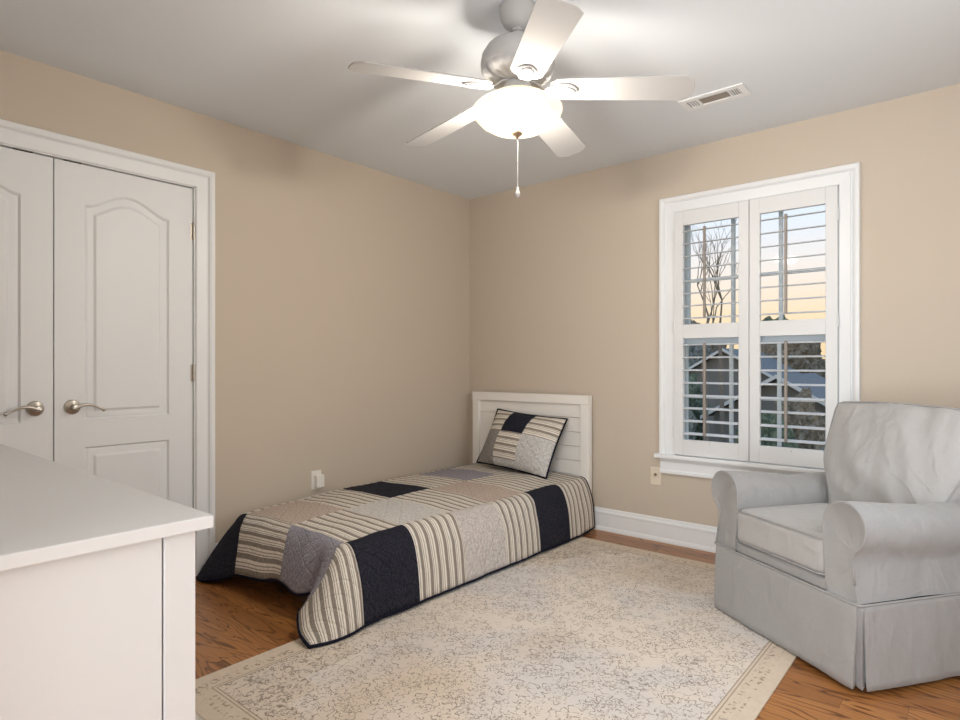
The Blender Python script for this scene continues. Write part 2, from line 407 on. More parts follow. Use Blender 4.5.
# ------------------------------------------------------------------ plantation shutters
SY0, SY1 = -0.030, -0.002
M['rod'] = paint('tilt_rod_backlit', (0.30, 0.265, 0.235), 0.5)  # shutter white darkened: backlit shade put into the rod colour
def louver_bm(x0, x1, zc, tilt):
    b = MB(); prof = []
    n = 14
    for k in range(n):
        a = 2 * PI * k / n
        prof.append((0.0315 * math.cos(a), 0.0042 * math.sin(a)))
    ct, st = math.cos(tilt), math.sin(tilt)
    return b.prism([(a * ct - c * st, a * st + c * ct) for a, c in prof], x0, x1, lambda a, c, h: (h, (SY0 + SY1) / 2 + a, zc + c))
def shutter(x0, x1, label, hx):
    root = empty('plantation_shutter', ((x0 + x1) / 2, -0.016, 0.556))
    tag(root, label, 'shutter', 'shutters in the window')
    inv = Matrix.Translation(-Vector(root.location))
    def part(b, name, mat, par=root, **k):
        b.v = [tuple(inv @ Vector(v)) for v in b.v]
        return b.build(name, mat, par, **k)
    s = 0.056; o0, o1 = x0 + s, x1 - s
    z0, z1 = 0.560, 2.050
    f = MB().box(x0, o0, SY0, SY1, z0, z1).box(o1, x1, SY0, SY1, z0, z1)
    f.box(o0, o1, SY0, SY1, z0, 0.655).box(o0, o1, SY0, SY1, 1.272, 1.357).box(o0, o1, SY0, SY1, 1.963, z1)
    part(f, 'frame', M['shutter'], bevel=0.0025)
    for (a, b_, tilt) in ((0.655, 1.272, math.radians(7)), (1.357, 1.963, math.radians(9))):
        for k in range(8):
            part(louver_bm(o0 + 0.002, o1 - 0.002, a + (k + 0.5) * (b_ - a) / 8, tilt), 'louver', M['shutter'], smooth=False)
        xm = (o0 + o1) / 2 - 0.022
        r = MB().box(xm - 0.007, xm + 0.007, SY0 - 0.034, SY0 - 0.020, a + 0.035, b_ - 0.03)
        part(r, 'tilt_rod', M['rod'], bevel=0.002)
    for z in (1.90, 1.34, 0.70):
        h = MB().box(hx - 0.006, hx + 0.006, SY0 - 0.003, SY0, z - 0.032, z + 0.032).lathe([(0.0035, -0.032), (0.0035, 0.032)], (hx, SY0 - 0.004, z), 10)
        part(h, 'hinge', M['shutter'])
    for z in (0.640,):
        k = MB().lathe([(0.006, -0.010), (0.007, -0.004), (0.004, 0.0)], ((o0 + o1) / 2 - 0.005, SY0, z), 12, 'y')
        part(k, 'magnet_button', M['shutter'])
    return root
sh = shutter(1.703, 2.141, 'left of the two white plantation shutters in the window, open louvers', 1.7035)
sh2 = shutter(2.1445, 2.583, 'right of the two white plantation shutters in the window, behind the armchair', 2.5825)

# ------------------------------------------------------------------ outlets
def plate(mat, w=0.07, h=0.115):
    return MB().box(-w / 2, w / 2, -0.006, 0, -h / 2, h / 2)
o = plate(M['ivory']).build('cable_wall_plate', M['ivory'], None, bevel=0.002)
o.location = (1.574, -0.0005, 0.405)
tag(o, 'small cream cable wall plate under the left corner of the window sill', 'wall plate')
MB().lathe([(0.0085, -0.014), (0.0085, -0.006)], (0, 0, 0.012), 16, 'y').lathe([(0.003, -0.015), (0.003, -0.014)], (0, 0, 0.012), 8, 'y').build('cable_jack', M['bronze'], o)
for z in (0.045, -0.045): MB().lathe([(0.003, -0.0075), (0.003, -0.006)], (0, 0, z), 8, 'y').build('screw', M['ivory'], o)
op = MB().box(0, 0.006, -0.036, 0.036, -0.0575, 0.0575).build('outlet_wall_plate', M['plastic'], None, bevel=0.002)
op.location = (0.0005, -1.445, 0.40)
tag(op, 'white outlet plate on the left wall above the bed, behind the plugged adapter', 'outlet')
for z in (0.02, -0.02): MB().lathe([(0.0165, 0.006), (0.0165, 0.0075)], (0, 0, z), 20, 'x').build('socket', M['plastic'], op)
ad = MB().box(0.0, 0.030, -0.028, 0.028, -0.038, 0.038).build('plug_adapter', M['plastic'], None, bevel=0.006, seg=3)
ad.location = (0.009, -1.435, 0.392)
tag(ad, 'white boxy adapter plugged into the outlet above the bed', 'adapter')

# ------------------------------------------------------------------ ceiling vent
vt = empty('ceiling_vent', (2.145, -0.605, H)); tag(vt, 'white rectangular air register set in the ceiling right of the fan', 'vent')
vx, vy = 0.155, 0.072
f = MB().box(-vx, vx, -vy, -0.040, -0.008, -0.001).box(-vx, vx, 0.040, vy, -0.008, -0.001).box(-vx, -0.125, -0.040, 0.040, -0.008, -0.001).box(0.125, vx, -0.040, 0.040, -0.008, -0.001)
f.box(-0.075, -0.066, -0.04, 0.04, -0.008, -0.001).box(0.074, 0.083, -0.04, 0.04, -0.008, -0.001)
f.build('frame', M['trim'], vt, bevel=0.001)
M['duct'] = paint('duct_grey', (0.30, 0.265, 0.23), 0.8, 0.02, 20, 0, 0.2)
MB().box(-0.125, 0.125, -0.042, 0.042, -0.0012, -0.0006).build('duct_opening', M['duct'], vt)
for k in range(5):
    y = -0.030 + k * 0.015
    MB().box(-0.066, 0.074, y - 0.0008, y + 0.0008, -0.005, -0.0015).build('slat', M['duct'], vt)
for k in range(4):
    MB().box(-0.116 + k * 0.012, -0.110 + k * 0.012, -0.036, 0.036, -0.0075, -0.0015).build('slat', M['trim'], vt)
    MB().box(0.0875 + k * 0.0105, 0.0905 + k * 0.0105, -0.036, 0.036, -0.0075, -0.0015).build('slat', M['dark'] if False else M['trim'], vt)

# ------------------------------------------------------------------ ceiling fan
FX, FY = 1.850, -1.840
fan = empty('ceiling_fan', (FX, FY, H)); tag(fan, 'white five-blade ceiling fan with lit frosted bowl light and pull chain', 'ceiling fan')
def fz(z): return z - H
MB().lathe([(0.066, fz(2.4395)), (0.068, fz(2.425)), (0.064, fz(2.395)), (0.050, fz(2.370)), (0.028, fz(2.356)), (0.0, fz(2.355))], n=40).build('canopy', M['fan'], fan, smooth=True)
MB().lathe([(0.0135, fz(2.37)), (0.0135, fz(2.29))], n=20).lathe([(0.020, fz(2.357)), (0.020, fz(2.348)), (0.0135, fz(2.346))], n=20).lathe([(0.022, fz(2.325)), (0.026, fz(2.31)), (0.030, fz(2.295))], n=24).build('downrod', M['fan'], fan, autosm=40)
MB().lathe([(0.0, fz(2.312)), (0.045, fz(2.311)), (0.085, fz(2.302)), (0.115, fz(2.283)), (0.132, fz(2.255)), (0.137, fz(2.225)), (0.136, fz(2.205)), (0.128, fz(2.198))], n=56).build('motor_housing', M['fan'], fan, autosm=60)
# ribbed underside of the motor
vs = []; fs = []; n = 160
prof = [(0.134, 2.205), (0.131, 2.190), (0.122, 2.176), (0.105, 2.166), (0.085, 2.160), (0.062, 2.158), (0.02, 2.158)]
for i, (r, z) in enumerate(prof):
    for k in range(n):
        a = 2 * PI * k / n
        rib = (0.5 + 0.5 * math.cos(a * 20)) ** 0.6 if 1 <= i <= 4 else 1
        vs.append((r * math.cos(a), r * math.sin(a), fz(z) + (0.007 * (1 - rib))))
for i in range(len(prof) - 1):
    for k in range(n): fs.append((i * n + k, (i + 1) * n + k, (i + 1) * n + (k + 1) % n, i * n + (k + 1) % n))
mesh('vented_base', vs, fs, M['fan'], fan, True)
MB().lathe([(0.040, fz(2.162)), (0.050, fz(2.150)), (0.056, fz(2.140)), (0.056, fz(2.118)), (0.050, fz(2.112)), (0.062, fz(2.110)), (0.066, fz(2.106)), (0.066, fz(2.101)), (0.0, fz(2.100))], n=40).build('switch_housing', M['fan'], fan, autosm=40)
# frosted glass bowl
t = NT('frosted_bowl_glass'); tl = t.n('ShaderNodeBsdfTranslucent'); tl.inputs[0].default_value = (0.010, 0.0086, 0.0064, 1)
tr = t.n('ShaderNodeBsdfTransparent'); tr.inputs[0].default_value = (1.0, 0.965, 0.91, 1)
df = t.n('ShaderNodeBsdfGlossy'); df.inputs[0].default_value = (1, 1, 1, 1); df.inputs[1].default_value = 0.25
em = t.n('ShaderNodeEmission'); em.inputs[0].default_value = (1.0, 0.80, 0.54, 1); em.inputs[1].default_value = 0.34
m1 = t.n('ShaderNodeMixShader'); m1.inputs[0].default_value = 0.45; m2 = t.n('ShaderNodeMixShader'); m2.inputs[0].default_value = 0.05; ad_ = t.n('ShaderNodeAddShader')
L = t.t.links.new
L(tl.outputs[0], m1.inputs[1]); L(tr.outputs[0], m1.inputs[2]); L(m1.outputs[0], m2.inputs[1]); L(df.outputs[0], m2.inputs[2]); L(m2.outputs[0], ad_.inputs[0]); L(em.outputs[0], ad_.inputs[1]); L(ad_.outputs[0], t.out.inputs[0])
M['bowl'] = t.m
prof = [(0.070, 2.103), (0.092, 2.105), (0.104, 2.100), (0.118, 2.086), (0.136, 2.076), (0.156, 2.068), (0.1655, 2.058), (0.166, 2.048), (0.158, 2.030), (0.138, 2.008), (0.108, 1.989), (0.070, 1.976), (0.035, 1.971), (0.006, 1.970)]
vs = []; fs = []; n = 64
for r, z in prof:
    for k in range(n): vs.append((r * math.cos(2 * PI * k / n), r * math.sin(2 * PI * k / n), fz(z)))
for i in range(len(prof) - 1):
    for k in range(n): fs.append((i * n + k, (i + 1) * n + k, (i + 1) * n + (k + 1) % n, i * n + (k + 1) % n))
bw = mesh('light_bowl', vs, fs, M['bowl'], fan, True)
MB().lathe([(0.0, fz(1.980)), (0.021, fz(1.974)), (0.0215, fz(1.969)), (0.016, fz(1.962)), (0.009, fz(1.958)), (0.006, fz(1.950)), (0.0, fz(1.946))], n=24).build('finial', M['bronze'], fan, smooth=True)
ch = MB().tube([(0.001, 0, fz(1.950)), (0.001, 0, fz(1.765))], 0.0013, 6)
for k in range(26): ch.lathe([(0, -0.0022), (0.0022, 0), (0, 0.0022)], (0.001, 0, fz(1.948) - k * 0.007), 6)
ch.lathe([(0, -0.004), (0.0035, 0), (0, 0.004)], (0.001, 0, fz(1.862)), 8)
chain = ch.build('pull_chain', M['fan'], fan)
MB().lathe([(0.0, fz(1.772)), (0.004, fz(1.768)), (0.0045, fz(1.760)), (0.0085, fz(1.748)), (0.0095, fz(1.740)), (0.007, fz(1.733)), (0.0, fz(1.731))], (0.001, 0, 0), 16).build('pull_knob', M['fan'], chain, smooth=True)
MB().lathe([(0.0, fz(2.0985)), (0.096, fz(2.0985)), (0.098, fz(2.096)), (0.0, fz(2.096))], n=40).build('light_blocker', M['dark'], fan)  # added unseen dark disc, blocks bulb light towards motor and blades
# bulbs: real lamps inside the bowl
t = NT('bulb_glow'); e_ = t.n('ShaderNodeEmission'); e_.inputs[0].default_value = (1, 0.86, 0.66, 1); e_.inputs[1].default_value = 2.2; L = t.t.links.new; L(e_.outputs[0], t.out.inputs[0]); M['bulb'] = t.m
for k, a in enumerate((127 - 90 + 8, 127 + 90 + 25, 127 + 8)):
    a = math.radians(a)
    bx, by, bz = 0.070 * math.cos(a), 0.070 * math.sin(a), fz(2.020)
    l = bpy.data.lights.new('fan_bulb_light', 'POINT'); l.energy = 10.5; l.color = (1.0, 0.955, 0.90); l.shadow_soft_size = 0.03
    lo = bpy.data.objects.new('fan_bulb_light', l); COL.objects.link(lo); lo.parent = fan; lo.location = (bx, by, bz)

# blades
def blade(ang):
    root_r, tip_r = 0.125, 0.628
    pts = [(root_r, -0.040), (root_r + 0.03, -0.058), (0.35, -0.063), (tip_r - 0.030, -0.068), (tip_r - 0.004, -0.040), (tip_r, -0.015), (tip_r, 0.015), (tip_r - 0.004, 0.040), (tip_r - 0.030, 0.068), (0.35, 0.063), (root_r + 0.03, 0.058), (root_r, 0.040)]
    R_ = Matrix.Rotation(math.radians(ang), 4, 'Z') @ Matrix.Translation((0, 0, fz(2.100 + 0.03))) @ Matrix.Rotation(math.radians(4.2), 4, 'Y') @ Matrix.Rotation(math.radians(-12), 4, 'X')
    b = MB().prism(pts, 0.0, 0.006, lambda x, y, h: (x, y, h)); b.v = [tuple(R_ @ Vector(v)) for v in b.v]
    bl = b.build('blade', M['fan'], fan, bevel=0.0015)
    # ornate iron below the blade
    pl = []
    for k in range(33):
        q = k / 32; x = 0.105 + 0.115 * q
        pl.append((x, 0.013 + 0.036 * math.sin(PI * min(1, q * 1.05)) ** 0.75 * (0.35 + 0.65 * q) if q < 0.97 else 0.004))
    poly = pl + [(x, -y) for x, y in reversed(pl)]
    R2 = Matrix.Rotation(math.radians(ang), 4, 'Z') @ Matrix.Translation((0, 0, fz(2.130))) @ Matrix.Rotation(math.radians(4.2), 4, 'Y') @ Matrix.Rotation(math.radians(-12), 4, 'X')
    c = MB().prism(poly, -0.006, 0.0, lambda x, y, h: (x, y, h))
    inner = [(0.122 + (x - 0.105) * 0.78, y * 0.66) for x, y in pl]; inner = inner + [(x, -y) for x, y in reversed(inner)]
    c.prism(inner, -0.010, -0.006, lambda x, y, h: (x, y, h))
    c.tube([(0.14, 0, -0.011), (0.20, 0, -0.010)], 0.003, 6).tube([(0.14, 0, -0.011), (0.19, 0.020, -0.010)], 0.0025, 6).tube([(0.14, 0, -0.011), (0.19, -0.020, -0.010)], 0.0025, 6)
    c.v = [tuple(R2 @ Vector(v)) for v in c.v]
    arm = MB()
    sect = [(0.045, 0.020, 2.150), (0.065, 0.015, 2.146), (0.082, 0.012, 2.134), (0.098, 0.012, 2.121), (0.115, 0.016, 2.115), (0.135, 0.020, 2.113)]
    vs = []; fs = []
    for x, hw, z in sect: vs += [(x, -hw, fz(z)), (x, hw, fz(z)), (x, hw, fz(z) + 0.007), (x, -hw, fz(z) + 0.007)]
    for i in range(len(sect) - 1):
        for k in range(4): fs.append((i * 4 + k, i * 4 + (k + 1) % 4, (i + 1) * 4 + (k + 1) % 4, (i + 1) * 4 + k))
    fs += [(3, 2, 1, 0), (20, 21, 22, 23)]
    R3 = Matrix.Rotation(math.radians(ang), 4, 'Z')
    c.add([tuple(R3 @ Vector(v)) for v in vs], fs)
    c.build('blade_iron', M['fan'], bl, bevel=0.0015)
for k in range(5): blade(30 + 72 * k)

# ------------------------------------------------------------------ rug
RX0, RX1, RY0_, RY1_ = 1.066, 2.632, -2.762, -0.262
t = NT('faded_rug'); v = t.coord(); X, Y, Z = t.sep(v)
AX = t.math('ABSOLUTE', X); AY = t.math('ABSOLUTE', Y)
base = t.mix(t.step(t.noise(v, 1.6, 3, 0.6), 0.42, 0.62), (0.72, 0.635, 0.545), (0.64, 0.60, 0.57))
wv = t.noise(t.vmath('MULTIPLY', v, (3, 60, 1)), 4, 2)
base = t.mix(t.math('MULTIPLY', t.step(wv, 0.45, 0.7), 0.22), base, (0.50, 0.48, 0.46))
warm = t.math('MULTIPLY', t.step(t.noise(t.vmath('ADD', v, (9, 4, 0)), 1.3, 2), 0.54, 0.72), 0.5)
base = t.mix(warm, base, (0.60, 0.47, 0.33))
# stepped corner fields
qx = t.math('SNAP', t.math('ADD', AX, 0.0), 0.10); qy = t.math('SNAP', AY, 0.13)
corner = t.math('GREATER_THAN', t.math('ADD', t.math('DIVIDE', qx, 0.78), t.math('DIVIDE', qy, 1.25)), 1.16)
base = t.mix(t.math('MULTIPLY', corner, 0.55), base, (0.63, 0.53, 0.41))
warp = t.noise(v, 11, 3, 0.65, 0, 'Color')
wvv = t.vmath('ADD', v, t.vmath('MULTIPLY', t.vmath('SUBTRACT', warp, (0.5, 0.5, 0.5)), (0.085, 0.085, 0)))
e1 = t.vor(wvv, 21, 'DISTANCE_TO_EDGE'); l1 = t.math('LESS_THAN', e1, 0.030)
f1 = t.vor(wvv, 8.5, 'F1'); rg = t.math('PINGPONG', t.math('MULTIPLY', f1, 7.0), 0.5); l2 = t.math('LESS_THAN', rg, 0.050)
f2 = t.vor(wvv, 30, 'F1'); l3 = t.math('LESS_THAN', t.math('ABSOLUTE', t.math('SUBTRACT', f2, 0.36)), 0.045)
wv2 = t.vmath('ADD', v, t.vmath('MULTIPLY', t.vmath('SUBTRACT', warp, (0.5, 0.5, 0.5)), (0.03, 0.03, 0)))
def petals(sc_, rads, nrnd):
    ps = t.vor(wv2, sc_, 'F1', 'Position', nrnd); dx_, dy_, _z = t.sep(t.vmath('SUBTRACT', wv2, ps))
    ln2 = t.math('SQRT', t.math('ADD', t.math('MULTIPLY', dx_, dx_), t.math('MULTIPLY', dy_, dy_))); th_ = t.math('ARCTAN2', dy_, dx_)
    o_ = None
    for (r0, am, k_) in rads:
        rr_ = t.math('ADD', r0, t.math('MULTIPLY', t.math('COSINE', t.math('MULTIPLY', th_, k_)), am))
        q_ = t.math('LESS_THAN', t.math('ABSOLUTE', t.math('SUBTRACT', ln2, rr_)), 0.0021)
        o_ = q_ if o_ is None else t.math('MAXIMUM', o_, q_)
    return o_
pet = t.math('MAXIMUM', petals(3.6, ((0.030, 0.008, 5), (0.066, 0.012, 8), (0.110, 0.016, 12)), 0.55), t.math('MAXIMUM', petals(7.3, ((0.018, 0.006, 5), (0.044, 0.010, 6)), 0.8), petals(12.5, ((0.010, 0.004, 5), (0.026, 0.007, 5)), 0.9)))
mk = t.noise(v, 62, 3, 0.7); mk2 = t.noise(v, 3.1, 2)
ln = t.math('MAXIMUM', t.math('MULTIPLY', l1, t.math('MAXIMUM', corner, t.step(mk2, 0.54, 0.62))), pet)
ln = t.math('MAXIMUM', ln, t.math('MULTIPLY', l3, corner))
ln = t.math('MULTIPLY', ln, t.step(mk, 0.43, 0.53))
colr = t.mix(t.math('MULTIPLY', ln, 0.76), base, (0.17, 0.115, 0.075))
# border: double line and a band of rosettes
bd = t.math('MINIMUM', t.math('SUBTRACT', 0.783, AX), t.math('SUBTRACT', 1.25, AY))   # distance from the edge
inb = t.math('LESS_THAN', bd, 0.112)
colr = t.mix(t.math('MULTIPLY', inb, 0.9), colr, t.mix(t.noise(v, 30, 2), (0.68, 0.57, 0.44), (0.58, 0.48, 0.37)))
dl = t.math('MAXIMUM', t.math('LESS_THAN', t.math('ABSOLUTE', t.math('SUBTRACT', bd, 0.112)), 0.0022), t.math('LESS_THAN', t.math('ABSOLUTE', t.math('SUBTRACT', bd, 0.100)), 0.0022))
br = t.math('MULTIPLY', t.math('LESS_THAN', t.math('ABSOLUTE', t.math('SUBTRACT', bd, 0.066)), 0.022), 1.0)
f3 = t.vor(t.vmath('ADD', v, (0.012, 0.0, 0)), 24, 'F1', rnd=0.25); ros = t.math('LESS_THAN', t.math('ABSOLUTE', t.math('SUBTRACT', f3, 0.30)), 0.12)
ros = t.math('MULTIPLY', t.math('MULTIPLY', ros, br), t.step(t.noise(v, 60, 2), 0.46, 0.60))
colr = t.mix(t.math('MULTIPLY', t.math('MAXIMUM', dl, ros), 0.65), colr, (0.20, 0.14, 0.09))
M['rug'] = t.bsdf(colr, 0.95, normal=t.bump(t.noise(v, 260, 2), 0.5, 0.003), spec=0.1, sheen=0.2)
# edge slightly irregular
vs = []; fs = []; nx, ny = 60, 96
for j in range(ny + 1):
    for i in range(nx + 1):
        x = RX0 + (RX1 - RX0) * i / nx; y = RY0_ + (RY1_ - RY0_) * j / ny
        if i in (0, nx): x += 0.0022 * noise.noise((y * 9, i, 0))
        if j in (0, ny): y += 0.004 * noise.noise((x * 25, j, 3))
        ed = i in (0, nx) or j in (0, ny)
        vs.append((x - (RX0 + RX1) / 2, y - (RY0_ + RY1_) / 2, 0.0075 if not ed else 0.006))
n = nx + 1
for j in range(ny):
    for i in range(nx): fs.append((j * n + i, j * n + i + 1, (j + 1) * n + i + 1, (j + 1) * n + i))
rim = [i for i in range(n)] + [j * n + nx for j in range(1, ny + 1)] + [ny * n + i for i in range(nx - 1, -1, -1)] + [j * n for j in range(ny - 1, 0, -1)]
N = len(vs)
for k in rim: vs.append((vs[k][0], vs[k][1], 0.0005))
for k in range(len(rim)):
    a, b_ = k, (k + 1) % len(rim); fs.append((rim[b_], rim[a], N + a, N + b_))
fs.append(tuple(N + k for k in range(len(rim)))[::-1])
rug = mesh('area_rug', vs, fs, M['rug'], None, True); rug.location = ((RX0 + RX1) / 2, (RY0_ + RY1_) / 2, 0)
rug.data.set_sharp_from_angle(angle=math.radians(40))
tag(rug, 'large faded cream floral area rug on the oak floor between bed and armchair', 'rug')
t = NT('rug_fringe'); M['fringe'] = t.bsdf((0.66, 0.60, 0.52), 0.95)
fr = MB()
for k in range(230):
    x = RX0 + 0.006 + k * (RX1 - RX0 - 0.012) / 229; 
    for ye, sg in ((RY0_, -1), (RY1_, 1)):
        ln_ = 0.010 if sg > 0 else 0.020
        dx = random.uniform(-.003, .003)
        fr.box(x - .0022 , x + .0022, min(ye, ye + sg * ln_), max(ye, ye + sg * ln_), 0.0006, 0.004)
fr.v = [(a - (RX0 + RX1) / 2, b_ - (RY0_ + RY1_) / 2, c) for a, b_, c in fr.v]
fro = fr.build('fringe', M['fringe'], rug); fro['kind'] = 'stuff'

# ------------------------------------------------------------------ bed
bed = empty('twin_bed', (0.63, -1.05, 0)); tag(bed, 'low twin bed with white plank headboard against the back wall', 'bed')
def bp(b, name, mat, par=bed, **k):
    b.v = [(x - 0.63, y + 1.05, z) for x, y, z in b.v]; return b.build(name, mat, par, **k)
HX0, HX1, HT = 0.105, 1.134, 0.905
hb = bp(MB().box(HX0, HX0 + 0.062, -0.085, -0.035, 0.0, HT - 0.058).box(HX1 - 0.062, HX1, -0.085, -0.035, 0.0, HT - 0.058).box(HX0, HX1, -0.088, -0.032, HT - 0.062, HT).box(HX0 + 0.06, HX1 - 0.06, -0.082, -0.040, 0.20, 0.26), 'headboard', M['cream_white'], bevel=0.003)
pk = MB(); z = 0.262; k = 0
while z < HT - 0.065:
    z1 = min(z + 0.0955, HT - 0.064); pk.box(HX0 + 0.062, HX1 - 0.062, -0.066, -0.050, z, z1); z = z1 + 0.0025
pl = bp(pk, 'plank_panel', M['cream_white'], hb, bevel=0.0015)
pl.location = (0, 0, 0)
M['bedframe'] = paint('bed_frame_white', (0.70, 0.68, 0.65), 0.5)
bp(MB().box(0.175, 1.085, -2.0, -0.09, 0.10, 0.155), 'slat_base', M['bedframe'], bevel=0.004)
for x, y, z0 in ((0.20, -1.97, 0.0), (1.04, -1.97, 0.008), (0.62, -1.97, 0.0), (0.20, -1.0, 0.0), (1.04, -1.0, 0.008)):
    bp(MB().box(x, x + 0.04, y, y + 0.04, z0, 0.10), 'leg', M['bedframe'])
M['matt'] = paint('mattress_white', (0.7, 0.69, 0.66), 0.9)
bp(MB().box(0.17, 1.085, -1.99, -0.095, 0.156, 0.325), 'mattress', M['matt'], bevel=0.03, seg=4)

# ------------------------------------------------------------------ quilt
def quilting(t, uv, strength=0.75):
    """diamond and diagonal stitching relief on cloth coordinates"""
    U, V, _ = t.sep(uv)
    wn_ = t.noise(uv, 9, 2, 0.5, 0, 'Color'); W_ = t.vmath('ADD', uv, t.vmath('MULTIPLY', t.vmath('SUBTRACT', wn_, (0.5, 0.5, 0.5)), (0.02, 0.02, 0)))
    A, B, _ = t.sep(W_)
    d1_ = t.math('PINGPONG', t.math('ADD', A, B), 0.036)
    d2_ = t.math('PINGPONG', t.math('SUBTRACT', A, B), 0.055)
    puff = t.math('MULTIPLY', t.step(t.math('MINIMUM', d1_, d2_), 0.0, 0.012), 0.6)
    return t.math('ADD', puff, t.math('MULTIPLY', t.noise(uv, 34, 4, 0.7, 0.6), 1.7))
def cloth(name, c1, c2, weave=1.0):
    t = NT(name); uv = t.n('ShaderNodeUVMap').outputs[0]
    q = quilting(t, uv)
    c = t.mix(t.step(t.noise(uv, 75, 4, 0.75), 0.3, 0.7), tuple(x * 0.82 for x in c1), tuple(x * 1.12 for x in c2))
    U, V, _ = t.sep(uv)
    th = t.noise(t.vmath('MULTIPLY', uv, (1.0, 0.4, 1)), 420, 1)
    c = t.mix(t.math('MULTIPLY', t.step(th, 0.5, 0.7), 0.16 * weave), c, (0.72, 0.70, 0.68))
    return t.bsdf(c, 0.92, normal=t.bump(q, 0.75, 0.008), spec=0.1, sheen=0.0)
def stripes(name, axis=1, period=0.054, ph=0.0):
    t = NT(name); uv = t.n('ShaderNodeUVMap').outputs[0]
    U, V, _ = t.sep(uv); c = V if axis == 1 else U
    wob = t.math('MULTIPLY', t.math('SUBTRACT', t.noise(uv, 8, 2), 0.5), 0.006)
    f = t.math('FRACT', t.math('ADD', t.math('DIVIDE', t.math('ADD', c, wob), period), ph))
    s = t.ramp(f, [(0.0, 1.0), (0.36, 1.0), (0.39, 0.0), (0.58, 0.0), (0.60, 0.85), (0.66, 0.85), (0.68, 0.0), (0.82, 0.0), (0.84, 0.85), (0.90, 0.85), (0.92, 0.0), (0.98, 0.0)], 'LINEAR')
    mott = t.noise(uv, 160, 2, 0.7)
    taupe = t.mix(mott, (0.22, 0.188, 0.155), (0.37, 0.33, 0.285)); cream = t.mix(mott, (0.76, 0.70, 0.61), (0.86, 0.82, 0.75))
    q = quilting(t, uv)
    return t.bsdf(t.mix(s, cream, taupe), 0.92, normal=t.bump(q, 0.7, 0.008), spec=0.1, sheen=0.0)
QM = [stripes('quilt_ticking_stripe'), cloth('quilt_navy', (0.011, 0.012, 0.020), (0.024, 0.025, 0.038), 0.35),
      cloth('quilt_lavender_grey', (0.27, 0.26, 0.30), (0.35, 0.34, 0.385)), cloth('quilt_tan', (0.50, 0.40, 0.33), (0.56, 0.46, 0.39)),
      cloth('quilt_light_grey', (0.58, 0.56, 0.53), (0.66, 0.64, 0.61)), cloth('quilt_warm_grey', (0.54, 0.49, 0.455), (0.64, 0.59, 0.555))]
ST, NA, LA, TA, LG, WG = range(6)
SB = [-0.25, 0.20, 0.64, 1.08, 1.50]      # cloth column boundaries  D C B A
TB = [0.096 + 0.324 * i for i in range(7)] + [2.40]
TB[0] = 0.09
PATCH = {  # (col,row) from head to foot
    (3, 0): ST, (3, 1): NA, (3, 2): ST, (3, 3): WG, (3, 4): ST, (3, 5): NA, (3, 6): ST,
    (2, 0): ST, (2, 1): ST, (2, 2): TA, (2, 3): ST, (2, 4): LG, (2, 5): ST, (2, 6): LA,
    (1, 0): ST, (1, 1): LA, (1, 2): ST, (1, 3): NA, (1, 4): ST, (1, 5): TA, (1, 6): ST,
    (0, 0): LA, (0, 1): ST, (0, 2): TA, (0, 3): ST, (0, 4): LG, (0, 5): ST, (0, 6): NA}
def pidx(v, B):
    for i in range(len(B) - 1):
        if v < B[i + 1]: return i
    return len(B) - 2
TE = TB[6]                                 # foot edge cloth coordinate (2.04)
def smooth01(x): x = max(0, min(1, x)); return x * x * (3 - 2 * x)
def xleft(tt): return 0.175 + 0.10 * smooth01((tt - 1.2) / 0.85)
def top_pos(s, tt):
    q = (s - SB[1]) / (SB[3] - SB[1])
    x = xleft(tt) + (1.075 - xleft(tt)) * q
    y = -tt
    ed = min(q, 1 - q)
    z = 0.352 + 0.012 * smooth01(ed / 0.25) + 0.007 * noise.noise((x * 3.1, y * 3.1, 1.0)) + 0.0025 * noise.noise((x * 11, y * 11, 5.0))
    z -= 0.012 * smooth01((tt - 1.85) / 0.2)
    return Vector((x, y, z))
QV = []; QF = []; QI = []; QU = []
def patch_grid(fpos, fuv, na, nb, fmat):
    base = len(QV)
    for j in range(nb + 1):
        for i in range(na + 1):
            a, b_ = i / na, j / nb
            QV.append(tuple(fpos(a, b_))); QU.append(fuv(a, b_))
    n = na + 1
    for j in range(nb):
        for i in range(na):
            QF.append((base + j * n + i, base + j * n + i + 1, base + (j + 1) * n + i + 1, base + (j + 1) * n + i)); QI.append(fmat)
def bez(p0, p1, p2, v):
    # two-control rounded fall
    a = (1 - v) ** 2; b_ = 2 * v * (1 - v); c = v * v
    return p0 * a + p1 * b_ + p2 * c
def catmull(P, u):
    n = len(P) - 1; x = u * n; i = min(int(x), n - 1); f = x - i
    p0, p1, p2, p3 = P[max(i - 1, 0)], P[i], P[i + 1], P[min(i + 2, n)]
    return 0.5 * ((2 * p1) + (p2 - p0) * f + (2 * p0 - 5 * p1 + 4 * p2 - p3) * f * f + (3 * p1 - p0 - 3 * p2 + p3) * f * f * f)
V3 = Vector
HEM = []
# top
for r in range(6):
    t0, t1 = TB[r], TB[r + 1]
    for c in (1, 2):
        s0, s1 = SB[c], SB[c + 1]
        patch_grid(lambda a, b_: top_pos(s0 + (s1 - s0) * a, t0 + (t1 - t0) * b_), lambda a, b_: (s0 + (s1 - s0) * a, t0 + (t1 - t0) * b_), 22, 18, PATCH[(c, r)])
